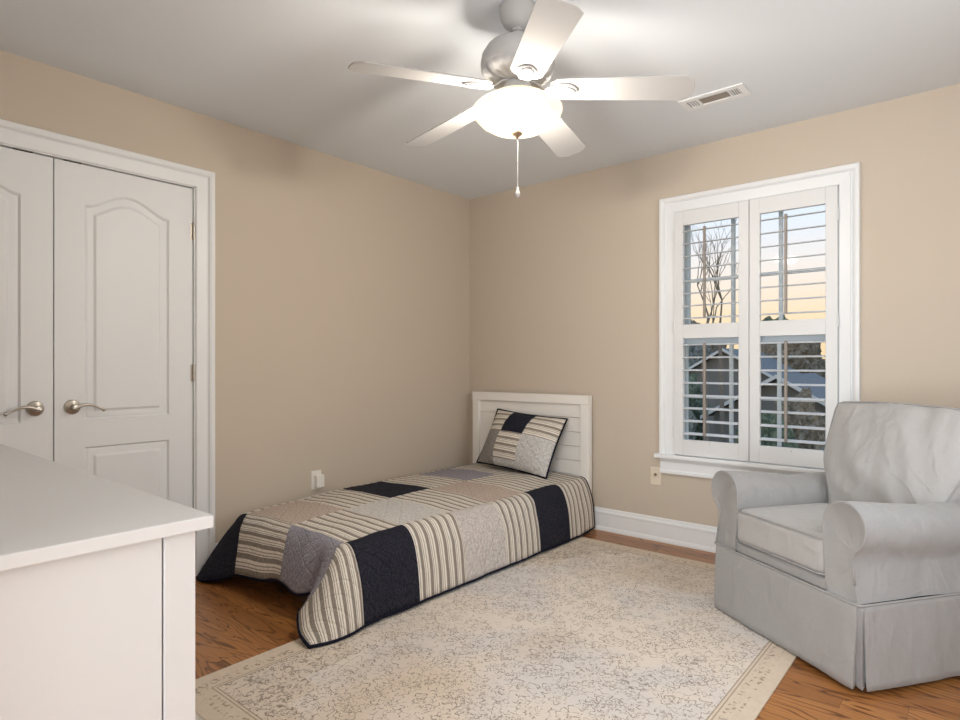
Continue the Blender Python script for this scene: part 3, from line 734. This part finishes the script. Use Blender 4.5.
# right side drape
def right_pos(tt, v):
    p0 = top_pos(SB[3], tt); y = -tt
    headf = smooth01((0.45 - tt) / 0.4)
    wave = 0.007 * noise.noise((tt * 7.0, 2.0, 0)) + 0.004 * noise.noise((tt * 19.0, 4.0, 0))
    hx = 1.200 - 0.025 * headf + wave * 1.2
    yo = y + (0.015 if tt < 0.2 else 0) * v
    hem = V3((hx, yo, 0.024 + 0.006 * noise.noise((tt * 5, 0, 0))))
    c = V3((1.185 - 0.02 * headf + wave * 0.3, y, 0.372 - 0.012 * headf))
    p = bez(p0, c, hem, v)
    p.x += 0.010 * math.sin(v * PI) * noise.noise((tt * 6, v * 3, 3)) 
    return p
for r in range(6):
    t0, t1 = TB[r], TB[r + 1]
    patch_grid(lambda a, b_: right_pos(t0 + (t1 - t0) * b_, a), lambda a, b_: (SB[3] + 0.42 * a, t0 + (t1 - t0) * b_), 26, 18, PATCH[(3, r)])
# right foot corner fan
C0 = top_pos(SB[3], TE)
PF = V3((1.032, -2.238, 0.092)); TIP = V3((1.178, -2.285, 0.016))
seamC = [C0, V3((1.088, -2.088, 0.335)), V3((1.098, -2.140, 0.260)), V3((1.078, -2.190, 0.175)), PF]
hemB = [right_pos(TE, 1.0), V3((1.214, -2.12, 0.018)), V3((1.205, -2.21, 0.015)), TIP]
hemE = [PF, V3((1.062, -2.258, 0.068)), V3((1.105, -2.276, 0.038)), TIP]
def cornR(p, q):     # p across (towards the hem), q along the bed
    A = right_pos(TE, p); B = catmull(hemE, p); L_ = catmull(seamC, q); R_ = catmull(hemB, q)
    return A * (1 - q) + B * q + L_ * (1 - p) + R_ * p - (C0 * (1 - p) * (1 - q) + R0 * p * (1 - q) + PF * (1 - p) * q + TIP * p * q)
R0 = right_pos(TE, 1.0)
patch_grid(lambda a, b_: cornR(a, b_), lambda a, b_: (SB[3] + 0.42 * a, TE + 0.36 * b_), 28, 28, PATCH[(3, 6)])
# foot drape (B then C); u runs from the right corner to the left
footTopR, footTopL = C0, top_pos(SB[1], TE)
hemF = [PF, V3((0.960, -2.110, 0.118)), V3((0.880, -2.150, 0.108)), V3((0.790, -2.150, 0.128)), V3((0.705, -2.145, 0.130)), V3((0.615, -2.160, 0.112)), V3((0.49, -2.160, 0.098)), V3((0.355, -2.155, 0.078))]
ctlF = [V3((1.10, -2.14, 0.33)), V3((1.03, -2.115, 0.355)), V3((0.90, -2.125, 0.358)), V3((0.80, -2.12, 0.358)), V3((0.69, -2.12, 0.358)), V3((0.57, -2.12, 0.357)), V3((0.44, -2.12, 0.355)), V3((0.31, -2.11, 0.345))]
def foot(a, v):
    s = SB[3] + (SB[1] - SB[3]) * a
    p = bez(top_pos(s, TE), catmull(ctlF, a), catmull(hemF, a), v)
    p.y += 0.012 * math.sin(v * PI) * noise.noise((a * 7, v * 2, 8)) * min(1, a * 5)
    k = smooth01(a / 0.10)
    return catmull(seamC, v) * (1 - k) + p * k
patch_grid(lambda a, b_: foot(b_ * 0.5, a), lambda a, b_: (SB[3] - 0.44 * b_, TE + 0.36 * a), 24, 24, PATCH[(2, 6)])
patch_grid(lambda a, b_: foot(0.5 + b_ * 0.5, a), lambda a, b_: (SB[2] - 0.44 * b_, TE + 0.36 * a), 24, 24, PATCH[(1, 6)])
# left foot corner
C1 = footTopL
hemL = [hemF[-1], V3((0.25, -2.185, 0.040)), V3((0.14, -2.215, 0.016)), V3((0.055, -2.20, 0.012)), V3((0.038, -2.12, 0.020)), V3((0.036, -2.06, 0.06))]
ctlL = [ctlF[-1], V3((0.25, -2.10, 0.325)), V3((0.20, -2.09, 0.30)), V3((0.15, -2.06, 0.31)), V3((0.13, -2.04, 0.335)), V3((0.12, -2.035, 0.345))]
patch_grid(lambda a, b_: bez(C1, catmull(ctlL, b_), catmull(hemL, b_), a), lambda a, b_: (SB[1] - 0.42 * a * b_, TE + 0.36 * a * (1 - b_ * .5)), 22, 30, PATCH[(0, 6)])
# left side drape between mattress and wall
def left_pos(tt, v):
    p0 = top_pos(SB[1], tt); 
    c = V3((0.085 + 0.035 * smooth01((tt - 1.4) / .64), -tt, 0.362 - 0.017 * smooth01((tt - 1.4) / .64))); hem = V3((0.052 - 0.016 * smooth01((tt - 1.4) / .64), -tt - 0.02 * smooth01((tt - 1.6) / .44), 0.10 - 0.04 * smooth01((tt - 1.4) / .64)))
    return bez(p0, c, hem, v)
for r in range(6):
    t0, t1 = TB[r], TB[r + 1]
    patch_grid(lambda a, b_: left_pos(t0 + (t1 - t0) * b_, a), lambda a, b_: (SB[1] - 0.4 * a, t0 + (t1 - t0) * b_), 14, 14, PATCH[(0, r)])
quilt = mesh('patchwork_quilt', QV, QF, None, None, True, mats=QM, fmat=QI, uvs=QU)
bm = bmesh.new(); bm.from_mesh(quilt.data); bmesh.ops.remove_doubles(bm, verts=bm.verts, dist=0.0008); bmesh.ops.recalc_face_normals(bm, faces=bm.faces); bm.to_mesh(quilt.data); bm.free()
so = quilt.modifiers.new('thickness', 'SOLIDIFY'); so.thickness = 0.007; so.offset = 0
tag(quilt, 'striped and navy patchwork quilt spread over the bed, corner hanging onto the rug', 'quilt')
M['bind'] = cloth('navy_binding', (0.008, 0.009, 0.018), (0.014, 0.015, 0.028), 0.1)
hp = [left_pos(TB[0] + (TE - TB[0]) * k / 40, 1.0) for k in range(41)]
hp += [catmull(hemL, 1 - k / 24) for k in range(1, 25)]
hp += [catmull(hemF, 1 - k / 30) for k in range(1, 31)]
hp += [catmull(hemE, k / 14) for k in range(1, 15)]
hp += [catmull(hemB, 1 - k / 24) for k in range(1, 25)]
hp += [right_pos(TE + (TB[0] - TE) * k / 70, 1.0) for k in range(1, 71)]
hp += [right_pos(TB[0], 1 - k / 16) for k in range(1, 17)]
MB().tube(hp, 0.0072, 8).build('binding', M['bind'], quilt, smooth=True)

# ------------------------------------------------------------------ pillow
def pillow():
    Wd, Hh, T = 0.65, 0.43, 0.10
    nx, ny = 54, 40; vs = []; uv = []; fs = []; fi = []
    def shp(u, v, side):
        # u,v in -1..1 ; slightly concave edges
        x = u * Wd / 2 * (1 - 0.045 * (1 - v * v)); y = v * Hh / 2 * (1 - 0.055 * (1 - u * u))
        th = max(0.0, (1 - abs(u) ** 2.6)) ** 0.62 * max(0.0, (1 - abs(v) ** 2.6)) ** 0.62
        d = T * th * (1 - 0.25 * max(0, v))
        d += 0.006 * th * noise.noise((u * 3, v * 3, side)) + 0.004 * noise.noise((u * 7, v * 7, side + 4)) * th
        return x, y, side * d
    for side in (1, -1):
        base = len(vs)
        for j in range(ny + 1):
            for i in range(nx + 1):
                u, v = -1 + 2 * i / nx, -1 + 2 * j / ny
                x, y, z = shp(u, v, side)
                vs.append((x, y, z)); uv.append((x + 3, y + 3))
        n = nx + 1
        for j in range(ny):
            for i in range(nx):
                q = (base + j * n + i, base + j * n + i + 1, base + (j + 1) * n + i + 1, base + (j + 1) * n + i)
                fs.append(q if side > 0 else q[::-1])
                u, v = (i + .5) / nx, (j + .5) / ny
                if side < 0: fi.append(3); continue
                split = 0.57
                if u < 0.28: fi.append(1 if v < split - 0.03 else 0)
                elif u < 0.615: fi.append((0 if v > 0.10 else 2) if v < split else 3)
                else: fi.append(2 if v < split else 0)
    return vs, fs, fi, uv
PM = [stripes('pillow_ticking_stripe', 1, 0.048, 0.1), cloth('pillow_grey', (0.24, 0.225, 0.21), (0.31, 0.29, 0.27)), cloth('pillow_pale_grey', (0.52, 0.51, 0.50), (0.62, 0.61, 0.60)), cloth('pillow_navy', (0.012, 0.013, 0.024), (0.02, 0.022, 0.036), 0.3)]
vs, fs, fi, uv = pillow()
pil = mesh('patchwork_pillow', vs, fs, None, None, True, mats=PM, fmat=fi, uvs=uv)
bm = bmesh.new(); bm.from_mesh(pil.data); bmesh.ops.remove_doubles(bm, verts=bm.verts, dist=0.0004); bm.to_mesh(pil.data); bm.free()
edge = []
for k in range(40): edge.append((-1 + 2 * k / 40, -1))
for k in range(30): edge.append((1, -1 + 2 * k / 30))
for k in range(40): edge.append((1 - 2 * k / 40, 1))
for k in range(30): edge.append((-1, 1 - 2 * k / 30))
ep = [(u * 0.325 * (1 - 0.045 * (1 - v * v)), v * 0.215 * (1 - 0.055 * (1 - u * u)), 0) for u, v in edge]
MB().tube(ep, 0.0065, 8, closed=True).build('piping', M['bind'], pil, smooth=True)
pil.location = (0.665, -0.215, 0.573)
pil.rotation_euler = (math.radians(62), math.radians(3), math.radians(-5))
tag(pil, 'patchwork pillow with navy square leaning on the white headboard', 'pillow')

# ------------------------------------------------------------------ armchair
CH = Matrix.Identity(4)
chair = empty('slipcovered_armchair', (2.212, -0.835, 0.0), math.radians(-34.4)); tag(chair, 'light grey slipcovered armchair with rolled arms in front of the window', 'armchair')
def linen(name, c1, c2, wr=1.0, cre=0.065):
    t = NT(name); v = t.coord()
    th = t.noise(t.vmath('MULTIPLY', v, (1, 1, 0.15)), 500, 1); th2 = t.noise(t.vmath('MULTIPLY', v, (0.15, 0.15, 1)), 500, 1)
    c = t.mix(t.math('MULTIPLY', t.math('ADD', th, th2), 0.5), c1, c2)
    c = t.mix(t.math('MULTIPLY', t.noise(v, 4, 3), 0.15), c, c2)
    wv_ = t.noise(t.vmath('MULTIPLY', v, (1.0, 1.0, 0.6)), 9.0, 2, 0.5, 0.35)
    cn = t.noise(t.coord(scale=(1.0, 1.0, 1.0), rot=(0.5, 0.9, 0.7)), 4.2, 2, 0.45, 0.8)
    crease = t.math('SUBTRACT', 1.0, t.step(t.math('ABSOLUTE', t.math('SUBTRACT', cn, 0.5)), 0.0, 0.075))
    cn2 = t.noise(t.vmath('MULTIPLY', v, (1.2, 1.2, 0.5)), 7.0, 2, 0.45, 0.5)
    crease2 = t.math('SUBTRACT', 1.0, t.step(t.math('ABSOLUTE', t.math('SUBTRACT', cn2, 0.48)), 0.0, 0.08))
    h = t.math('ADD', t.math('MULTIPLY', wv_, 1.0 * wr), t.math('MULTIPLY', th, 0.015))
    h = t.math('ADD', h, t.math('MULTIPLY', t.math('ADD', crease, t.math('MULTIPLY', crease2, 0.5)), cre))
    return t.bsdf(c, 0.9, normal=t.bump(h, 0.55, 0.03), spec=0.15, sheen=0.25)
M['linen'] = linen('grey_linen', (0.275, 0.270, 0.265), (0.355, 0.35, 0.345))
M['linen_lit'] = linen('grey_linen_lit', (0.345, 0.338, 0.33), (0.43, 0.422, 0.412), 0.9, 0.085)  # same linen made lighter: window light on the cushions put into the colour
M['welt'] = paint('grey_welt', (0.33, 0.325, 0.32), 0.9)
CW, CD = 0.80, 0.84
def wr(p, amp=0.004, sc_=5):
    q = Vector(p); nvec = noise.noise_vector(q * sc_)
    return (p[0] + amp * nvec.x, p[1] + amp * nvec.y, p[2] + amp * 0.6 * nvec.z)
# arm profile (u, z), closed, built for the right arm: inner at small u
def arm_profile(n=1):
    pts = [(0.640, 0.300), (0.636, 0.36), (0.632, 0.42), (0.629, 0.48), (0.628, 0.53), (0.630, 0.560)]
    cx, cz, r = 0.716, 0.548, 0.086
    for k in range(0, 17):
        a = math.radians(168 - k * 13.2); pts.append((cx + r * math.cos(a), cz + r * math.sin(a)))
    pts += [(0.764, 0.474), (0.752, 0.450), (0.752, 0.41), (0.762, 0.36), (0.776, 0.300)]
    return pts
def arm(mirror):
    prof = arm_profile(); n = len(prof); vs = []; fs = []
    cu = sum(p[0] for p in prof) / n; cz = sum(p[1] for p in prof) / n
    st = [(0.012, 0.90), (0.002, 0.955), (0.002, 0.985), (0.008, 1.0)] + [(0.03 + 0.61 * k / 22, 1.0) for k in range(23)]
    m = len(st)
    for i, (v, s) in enumerate(st):
        for (u, z) in prof:
            uu, zz = cu + (u - cu) * s, cz + (z - cz) * s
            if z < 0.31: zz = z
            dip = (-0.010 * math.sin(PI * max(0, min(1, (v - 0.05) / 0.5))) - 0.030 * smooth01(v / 0.6)) if z > 0.43 else 0
            p = wr((uu, v, zz + dip), 0.0045 if i > 3 else 0.002, 6)
            if mirror: p = (CW - p[0], p[1], p[2])
            vs.append(p)
    for i in range(m - 1):
        for k in range(n): fs.append((i * n + k, i * n + (k + 1) % n, (i + 1) * n + (k + 1) % n, (i + 1) * n + k))
    fs.append(tuple(range(n))); fs.append(tuple((m - 1) * n + k for k in range(n)))
    b = MB().add(vs, fs); o = b.build('armrest', M['linen'], chair, autosm=70)
    loop = [vs[3 * n + k] for k in range(n)]
    loop = [(x, y - 0.003, z) for x, y, z in loop if z > 0.302]
    MB().tube(loop, 0.0032, 6).build('welt', M['welt'], o, smooth=True)
    return o
arm(False); arm(True)
# inner body: front rail, deck, back frame
def rbox(nm, x0, x1, y0, y1, z0, z1, r, mat, par=chair, n=14, puff=0.0, amp=0.003, sc_=5, fn=None):
    """rounded, puffed, lightly wrinkled box"""
    c = Vector(((x0 + x1) / 2, (y0 + y1) / 2, (z0 + z1) / 2)); hx, hy, hz = (x1 - x0) / 2, (y1 - y0) / 2, (z1 - z0) / 2
    bm = bmesh.new(); bmesh.ops.create_cube(bm, size=2.0); bmesh.ops.subdivide_edges(bm, edges=bm.edges[:], cuts=n, use_grid_fill=True)
    vs = []
    for vv in bm.verts:
        p = Vector(vv.co)
        # spread samples, then round the corners
        q = Vector((p.x * hx, p.y * hy, p.z * hz))
        inner = Vector((max(-hx + r, min(hx - r, q.x)), max(-hy + r, min(hy - r, q.y)), max(-hz + r, min(hz - r, q.z))))
        d = q - inner
        if d.length > 1e-9: q = inner + d.normalized() * min(r, r)
        q = q if d.length > 1e-9 else q
        pu = puff * (1 - p.x ** 2) * (1 - p.y ** 2) * (1 - p.z ** 2 * 0)
        # puff along the thin axis
        th = min(hx, hy, hz)
        if th == hz: q.z += math.copysign(1, p.z) * puff * (1 - p.x ** 2) * (1 - p.y ** 2) * abs(p.z)
        elif th == hy: q.y += math.copysign(1, p.y) * puff * (1 - p.x ** 2) * (1 - p.z ** 2) * abs(p.y)
        if fn: q = fn(q, p)
        q = q + c; vv.co = wr(tuple(q), amp, sc_)
    me = bpy.data.meshes.new(nm); bm.to_mesh(me); bm.free(); me.materials.append(mat)
    for f_ in me.polygons: f_.use_smooth = True
    return link(bpy.data.objects.new(nm, me), par)
rbox('front_rail', 0.150, 0.650, 0.008, 0.60, 0.290, 0.342, 0.015, M['linen'], amp=0.002)
rbox('back_frame', 0.055, 0.745, 0.63, 0.835, 0.290, 0.800, 0.06, M['linen'], amp=0.004, n=16)
# seat cushion with bulging front
cu = rbox('seat_cushion', 0.164, 0.636, -0.004, 0.60, 0.344, 0.488, 0.030, M['linen_lit'], n=22, puff=0.016, amp=0.0025)
def ring(x0, x1, y0, y1, z, r, n=6):
    pts = []
    for cx_, cy_, a0 in ((x1 - r, y0 + r, -90), (x1 - r, y1 - r, 0), (x0 + r, y1 - r, 90), (x0 + r, y0 + r, 180)):
        for k in range(n + 1):
            a = math.radians(a0 + 90 * k / n); pts.append((cx_ + r * math.cos(a), cy_ + r * math.sin(a), z))
    return pts
MB().tube(ring(0.166, 0.634, -0.002, 0.598, 0.482, 0.03), 0.0035, 6, closed=True).tube(ring(0.166, 0.634, -0.002, 0.598, 0.353, 0.03), 0.0035, 6, closed=True).build('welt', M['welt'], cu, smooth=True)
# loose back cushion, leaning, wider at the top and pulled out over the arms
def bc(q, p):
    zf = (p.z + 1) / 2
    wid = 0.74 + 0.29 * smooth01(zf * 1.9) - 0.02 * smooth01((zf - 0.6) * 2.5)
    q.x *= wid
    q.z += 0.010 * (1 - p.x ** 2) * (1 if p.z > 0 else 0.3) - 0.004 * (abs(p.x) ** 4) * (p.z > 0.3)
    return q
bk = rbox('back_cushion', -0.305, 0.305, -0.085, 0.085, -0.245, 0.245, 0.035, M['linen_lit'], n=26, puff=0.055, amp=0.006, sc_=4, fn=bc)
for vv in bk.data.vertices:     # pulled folds fanning from the upper left
    x, y, z = vv.co
    if y < 0:
        a = math.atan2(z + 0.34, x - 0.30); r_ = math.hypot(x - 0.30, z + 0.34)
        vv.co.y -= 0.0075 * math.sin(a * 19 + 2.2 * noise.noise((x * 5, z * 5, 0))) * smooth01((0.16 - abs(abs(x) - 0.12)) * 6) 
        a2 = math.atan2(0.26 - z, x + 0.02); 
        vv.co.y -= 0.0050 * math.sin(a2 * 15 + 1.5) * smooth01((0.24 - abs(x)) * 5)
bk.location = (0.440, 0.580, 0.688); bk.rotation_euler = (math.radians(-16), 0, 0)
rg_ = []
for (u, z_) in [(-1, -1)] + [(-1, -1 + 2 * k / 14) for k in range(1, 15)] + [(-1 + 2 * k / 18, 1) for k in range(1, 19)] + [(1, 1 - 2 * k / 14) for k in range(1, 15)]:
    q = Vector((u * 0.300, -0.073, z_ * 0.240)); q = bc(q, Vector((u, -1, z_)))
    if abs(u) == 1 and abs(z_) == 1: q.x *= 0.975; q.z *= 0.98
    rg_.append(tuple(q))
MB().tube(rg_, 0.0035, 6).build('welt', M['welt'], bk, smooth=True)
# skirt with corner pleats
def skirt():
    zt, zb = 0.298, 0.016
    # outline of seam line (u, v), going: front-left -> front-right -> back-right -> back-left
    def seg(p, q, n): return [(p[0] + (q[0] - p[0]) * k / n, p[1] + (q[1] - p[1]) * k / n) for k in range(n)]
    top = []; bot = []
    def run(a, b_, n, out, flare, pl=0.004):
        for k in range(n + 1):
            f = k / n; u, v = a[0] + (b_[0] - a[0]) * f, a[1] + (b_[1] - a[1]) * f
            wv_ = pl * noise.noise((u * 9, v * 9, 7)) * 2
            top.append((u, v)); bot.append((u + out[0] * (flare + wv_), v + out[1] * (flare + wv_)))
    L_, R_, F_, B_ = 0.020, 0.780, 0.000, 0.835
    run((L_ + 0.02, F_), (R_ - 0.012, F_), 40, (0, -1), 0.012)
    # pleat at the front right corner: fold in then out
    top.append((R_ - 0.014, F_ + 0.010)); bot.append((R_ - 0.030, F_ + 0.020))
    top.append((R_ - 0.004, F_ + 0.012)); bot.append((R_ + 0.004, F_ + 0.012))
    top.append((R_ - 0.004, F_ + 0.022)); bot.append((R_ - 0.018, F_ + 0.052))
    run((R_, F_ + 0.024), (R_, B_), 40, (1, 0), 0.016)
    run((R_ - 0.01, B_), (L_ + 0.01, B_), 20, (0, 1), 0.006)
    run((L_, B_), (L_, F_ + 0.024), 40, (-1, 0), 0.012)
    top.append((L_ + 0.004, F_ + 0.022)); bot.append((L_ + 0.016, F_ + 0.050))
    top.append((L_ + 0.004, F_ + 0.012)); bot.append((L_ - 0.002, F_ + 0.006))
    top.append((L_ + 0.014, F_ + 0.010)); bot.append((L_ + 0.028, F_ + 0.020))
    n = len(top); vs = []; fs = []; m = 12
    for i in range(m + 1):
        f = i / m; g = f ** 1.15
        for k in range(n):
            u = top[k][0] + (bot[k][0] - top[k][0]) * g; v = top[k][1] + (bot[k][1] - top[k][1]) * g
            z = zt + (zb - zt) * f
            q = wr((u, v, z), 0.0035 * min(1, f * 3), 7); vs.append((q[0], q[1], z))
    for i in range(m):
        for k in range(n): fs.append((i * n + k, i * n + (k + 1) % n, (i + 1) * n + (k + 1) % n, (i + 1) * n + k))
    o = mesh('skirt', vs, fs, M['linen'], chair, True)
    o.data.set_sharp_from_angle(angle=math.radians(55))
    s = o.modifiers.new('thickness', 'SOLIDIFY'); s.thickness = 0.004; s.offset = -1
    b = MB().tube([(u, v, zt) for u, v in ring2(L_ - 0.003, R_ + 0.003, F_ - 0.003, B_ + 0.003)], 0.0042, 6, closed=True)
    b.build('welt', M['welt'], o, smooth=True)
def ring2(x0, x1, y0, y1):
    return [(p[0], p[1]) for p in ring(x0, x1, y0, y1, 0, 0.02, 4)]
skirt()
MB().box(0.05, 0.75, 0.03, 0.80, 0.05, 0.295).build('inner_base', M['dark'], chair)
for x, y in ((0.08, 0.07), (0.70, 0.07), (0.08, 0.75), (0.70, 0.75)):
    MB().box(x, x + 0.04, y, y + 0.04, 0.009 if x < 0.5 and y < 0.5 else 0.001, 0.06).build('leg', M['dark'], chair)

# ------------------------------------------------------------------ dresser
DX1, DYF, DT = 2.298, -3.205, 0.880
dr = empty('white_dresser', (1.5, -3.45, 0)); tag(dr, 'white dresser with a plain overhanging top in the left foreground', 'dresser')
def dp(b, name, mat=None, par=dr, **k):
    b.v = [(x - 1.5, y + 3.45, z) for x, y, z in b.v]; return b.build(name, mat or M['dresser'], par, **k)
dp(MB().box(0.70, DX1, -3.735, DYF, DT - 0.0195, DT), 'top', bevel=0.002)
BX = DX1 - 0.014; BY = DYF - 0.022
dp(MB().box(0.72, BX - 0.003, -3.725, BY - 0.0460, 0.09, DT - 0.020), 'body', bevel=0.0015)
for x0, x1, y0, y1 in ((BX - 0.045, BX, BY - 0.044, BY), (BX - 0.045, BX, -3.73, -3.685), (0.715, 0.76, BY - 0.033, BY), (0.715, 0.76, -3.73, -3.685)):
    dp(MB().box(x0, x1, y0, y1, 0.0, DT - 0.0205), 'leg', bevel=0.0006)
for c in range(2):
    for r in range(3):
        x0 = 0.765 + c * 0.745; z0 = 0.115 + r * 0.248
        d_ = dp(MB().box(x0, x0 + 0.735, BY - 0.03, BY - 0.008, z0, z0 + 0.24), 'drawer', bevel=0.002)
        for kx in (0.2, 0.535):
            kb = MB().lathe([(0.006, BY - 0.008), (0.006, BY + 0.004), (0.014, BY + 0.010), (0.014, BY + 0.016), (0, BY + 0.019)], (x0 + kx, 0, z0 + 0.12), 16, 'y')
            dp(kb, 'knob', M['nickel'], d_, smooth=True)

# ------------------------------------------------------------------ outside the window
t = NT('lawn'); v = t.coord(); t_ = t.noise(v, 2.5, 5, 0.7)
M['lawn'] = t.bsdf(t.mix(t_, (0.10, 0.13, 0.07), (0.26, 0.27, 0.17)), 0.95)
gnd = MB().box(-60, 60, 0.6, 90, -3.4, -3.0).build('ground', M['lawn']); struct(gnd)
t = NT('roof_shingle'); v = t.coord(); n_ = t.noise(v, 9, 3)
M['roof'] = t.bsdf(t.mix(n_, (0.15, 0.155, 0.16), (0.24, 0.245, 0.25)), 0.9)
M['siding'] = paint('siding', (0.25, 0.24, 0.22), 0.9, 0.05, 3)
M['fascia'] = paint('fascia_white', (0.75, 0.75, 0.73), 0.6)
def house(name, loc, rz, w_, d_, h_, rh, label, mat):
    hroot = empty(name, loc, rz); tag(hroot, label, 'house', 'houses beyond the window')
    wa = MB().box(-w_ / 2, w_ / 2, -d_ / 2, d_ / 2, 0, h_)
    wa.prism([(-w_ / 2, h_), (w_ / 2, h_), (0, h_ + rh)], -d_ / 2 + 0.02, d_ / 2 - 0.02, lambda a, b_, h: (a, h, b_))
    wa.build('walls', mat, hroot)
    o_ = 0.35; rfm = MB()
    for s in (-1, 1):
        sl_ = rh / (w_ / 2); xe = s * (w_ / 2 + o_); ze = h_ - sl_ * o_
        rfm.add([(0, -d_ / 2 - o_, h_ + rh + .05), (0, d_ / 2 + o_, h_ + rh + .05), (xe, d_ / 2 + o_, ze + .05), (xe, -d_ / 2 - o_, ze + .05), (0, -d_ / 2 - o_, h_ + rh + .13), (0, d_ / 2 + o_, h_ + rh + .13), (xe, d_ / 2 + o_, ze + .13), (xe, -d_ / 2 - o_, ze + .13)],
                [(0, 1, 2, 3), (7, 6, 5, 4), (0, 4, 5, 1), (3, 2, 6, 7), (0, 3, 7, 4), (1, 5, 6, 2)])
    rfm.build('roof', M['roof'], hroot)
    fa = MB()
    for s in (-1, 1):
        sl_ = rh / (w_ / 2); xe = s * (w_ / 2 + o_); ze = h_ - sl_ * o_
        y_ = -d_ / 2 - o_ - 0.03
        fa.add([(0, y_, h_ + rh + 0.0), (0, y_, h_ + rh + .13), (xe, y_, ze + .13), (xe, y_, ze), (0, y_ + .04, h_ + rh), (0, y_ + .04, h_ + rh + .13), (xe, y_ + .04, ze + .13), (xe, y_ + .04, ze)],
               [(0, 1, 2, 3), (7, 6, 5, 4), (0, 4, 5, 1), (3, 2, 6, 7), (0, 3, 7, 4), (1, 5, 6, 2)])
    fa.build('rake_board', M['fascia'], hroot)
house('neighbor_house', (-2.1, 20.3, -3.0), 0.0, 4.2, 5, 2.45, 1.25, 'grey-roofed house with white rake boards seen low through the right shutter', M['siding'])
house('neighbor_house', (-6.2, 27.5, -3.0), 0.0, 5.5, 5, 3.2, 1.6, 'grey-roofed house with white rake boards seen through the left shutter', M['siding'])
def leafm(name, c1, c2):
    t = NT(name); v = t.coord(); return t.bsdf(t.mix(t.step(t.noise(v, 7, 4, 0.7), 0.35, 0.65), c1, c2), 0.95)
LM = [leafm('evergreen_leaves', (0.07, 0.10, 0.065), (0.22, 0.26, 0.17)), leafm('dry_leaves', (0.16, 0.13, 0.09), (0.36, 0.30, 0.22)), leafm('grey_leaves', (0.14, 0.15, 0.13), (0.32, 0.33, 0.29))]
t = NT('bark'); M['bark'] = t.bsdf(t.mix(t.noise(t.coord(scale=(8, 8, 1)), 6), (0.15, 0.13, 0.11), (0.30, 0.26, 0.22)), 0.95)
def bush(x, y, zt, r, mi, label, cat='tree', grp='leafy trees beyond the window'):
    hh = zt + 3.0; root = empty('leafy_tree', (x, y, -3.0)); tag(root, label, cat, grp)
    MB().tube([(0, 0, -0.05), (0, 0, hh * 0.5)], [0.14, 0.09], 8).build('trunk', M['bark'], root, smooth=True)
    bm = bmesh.new(); bmesh.ops.create_icosphere(bm, subdivisions=5, radius=1.0)
    for vv in bm.verts:
        p = Vector(vv.co); d = 1 + 0.28 * noise.noise(p * 2.2 + Vector((x, y, 0))) + 0.16 * noise.noise(p * 6 + Vector((y, x, 0))) + 0.12 * noise.noise(p * 15 + Vector((x, 0, y)))
        vv.co = Vector((p.x * r * d, p.y * r * d, hh * 0.55 + p.z * hh * 0.45 * d))
    me = bpy.data.meshes.new('foliage'); bm.to_mesh(me); bm.free(); me.materials.append(LM[mi]); link(bpy.data.objects.new('foliage', me), root)
names = ['dense dark evergreen tree behind the neighbor houses', 'brown-leaved tree behind the neighbor houses', 'grey-green tree behind the neighbor houses']
for k, (x, y, zt, r) in enumerate([(-17.0, 33, 3.6, 2.1), (-13.4, 40, 4.1, 2.3), (-11.2, 33, 2.9, 2.0), (-7.4, 39, 4.0, 2.3), (-5.6, 33, 3.2, 2.0), (-1.5, 38, 3.8, 2.3), (0.3, 32, 3.0, 2.0), (5.2, 36, 3.6, 2.3), (-4.9, 15.2, 0.5, 0.85), (-1.4, 13.4, -0.1, 0.7), (-1.2, 16.0, 0.2, 0.75), (0.8, 12.4, -0.5, 0.8), (-6.3, 19.5, 1.0, 1.1)]):
    mi = k % 3
    if k >= 8:
        bush(x, y, zt, r, mi, ['low evergreen shrub growing in the garden below the window', 'low brown shrub growing in the garden below the window', 'low grey-green shrub growing in the garden below the window'][mi], 'shrub', 'garden shrubs below the window')
    else: bush(x, y, zt, r, mi, names[mi])
def bare_tree(x, y, h, seed, label):
    rnd_ = random.Random(seed); b = MB()
    def grow(p, d, l, r, dep):
        pts = [p]; q = Vector(p); dd = Vector(d)
        for k in range(4):
            dd = (dd + Vector((rnd_.uniform(-.12, .12), rnd_.uniform(-.12, .12), rnd_.uniform(-.02, .10)))).normalized(); q = q + dd * l / 4; pts.append(q.copy())
        b.tube(pts, [r * (1 - 0.12 * k) for k in range(5)], 5)
        if dep == 0: return
        for k in range(3 if dep > 2 else 2):
            a = rnd_.uniform(0, 2 * PI); sp_ = rnd_.uniform(0.35, 0.75)
            nd = (dd + Vector((math.cos(a), math.sin(a), 0.15)) * sp_).normalized()
            grow(pts[rnd_.choice((2, 3, 4))] if k else pts[-1], nd, l * rnd_.uniform(0.62, 0.82), r * 0.58, dep - 1)
    b.tube([(0, 0, -0.05), (0.04, 0, h * 0.35), (-0.03, 0.02, h * 0.7)], [0.10, 0.08, 0.06], 8)
    grow(Vector((-0.03, 0.02, h * 0.7)), Vector((0, 0, 1)), h * 0.20, 0.045, 4)
    o = b.build('bare_tree', M['bark']); o.location = (x, y, -3.0); tag(o, label, 'tree')
bare_tree(-2.29, 11.6, 6.0, 5, 'left of two leafless branching trees seen through the upper left shutter')
bare_tree(-3.33, 15.9, 6.9, 9, 'right of two leafless branching trees seen through the upper left shutter')
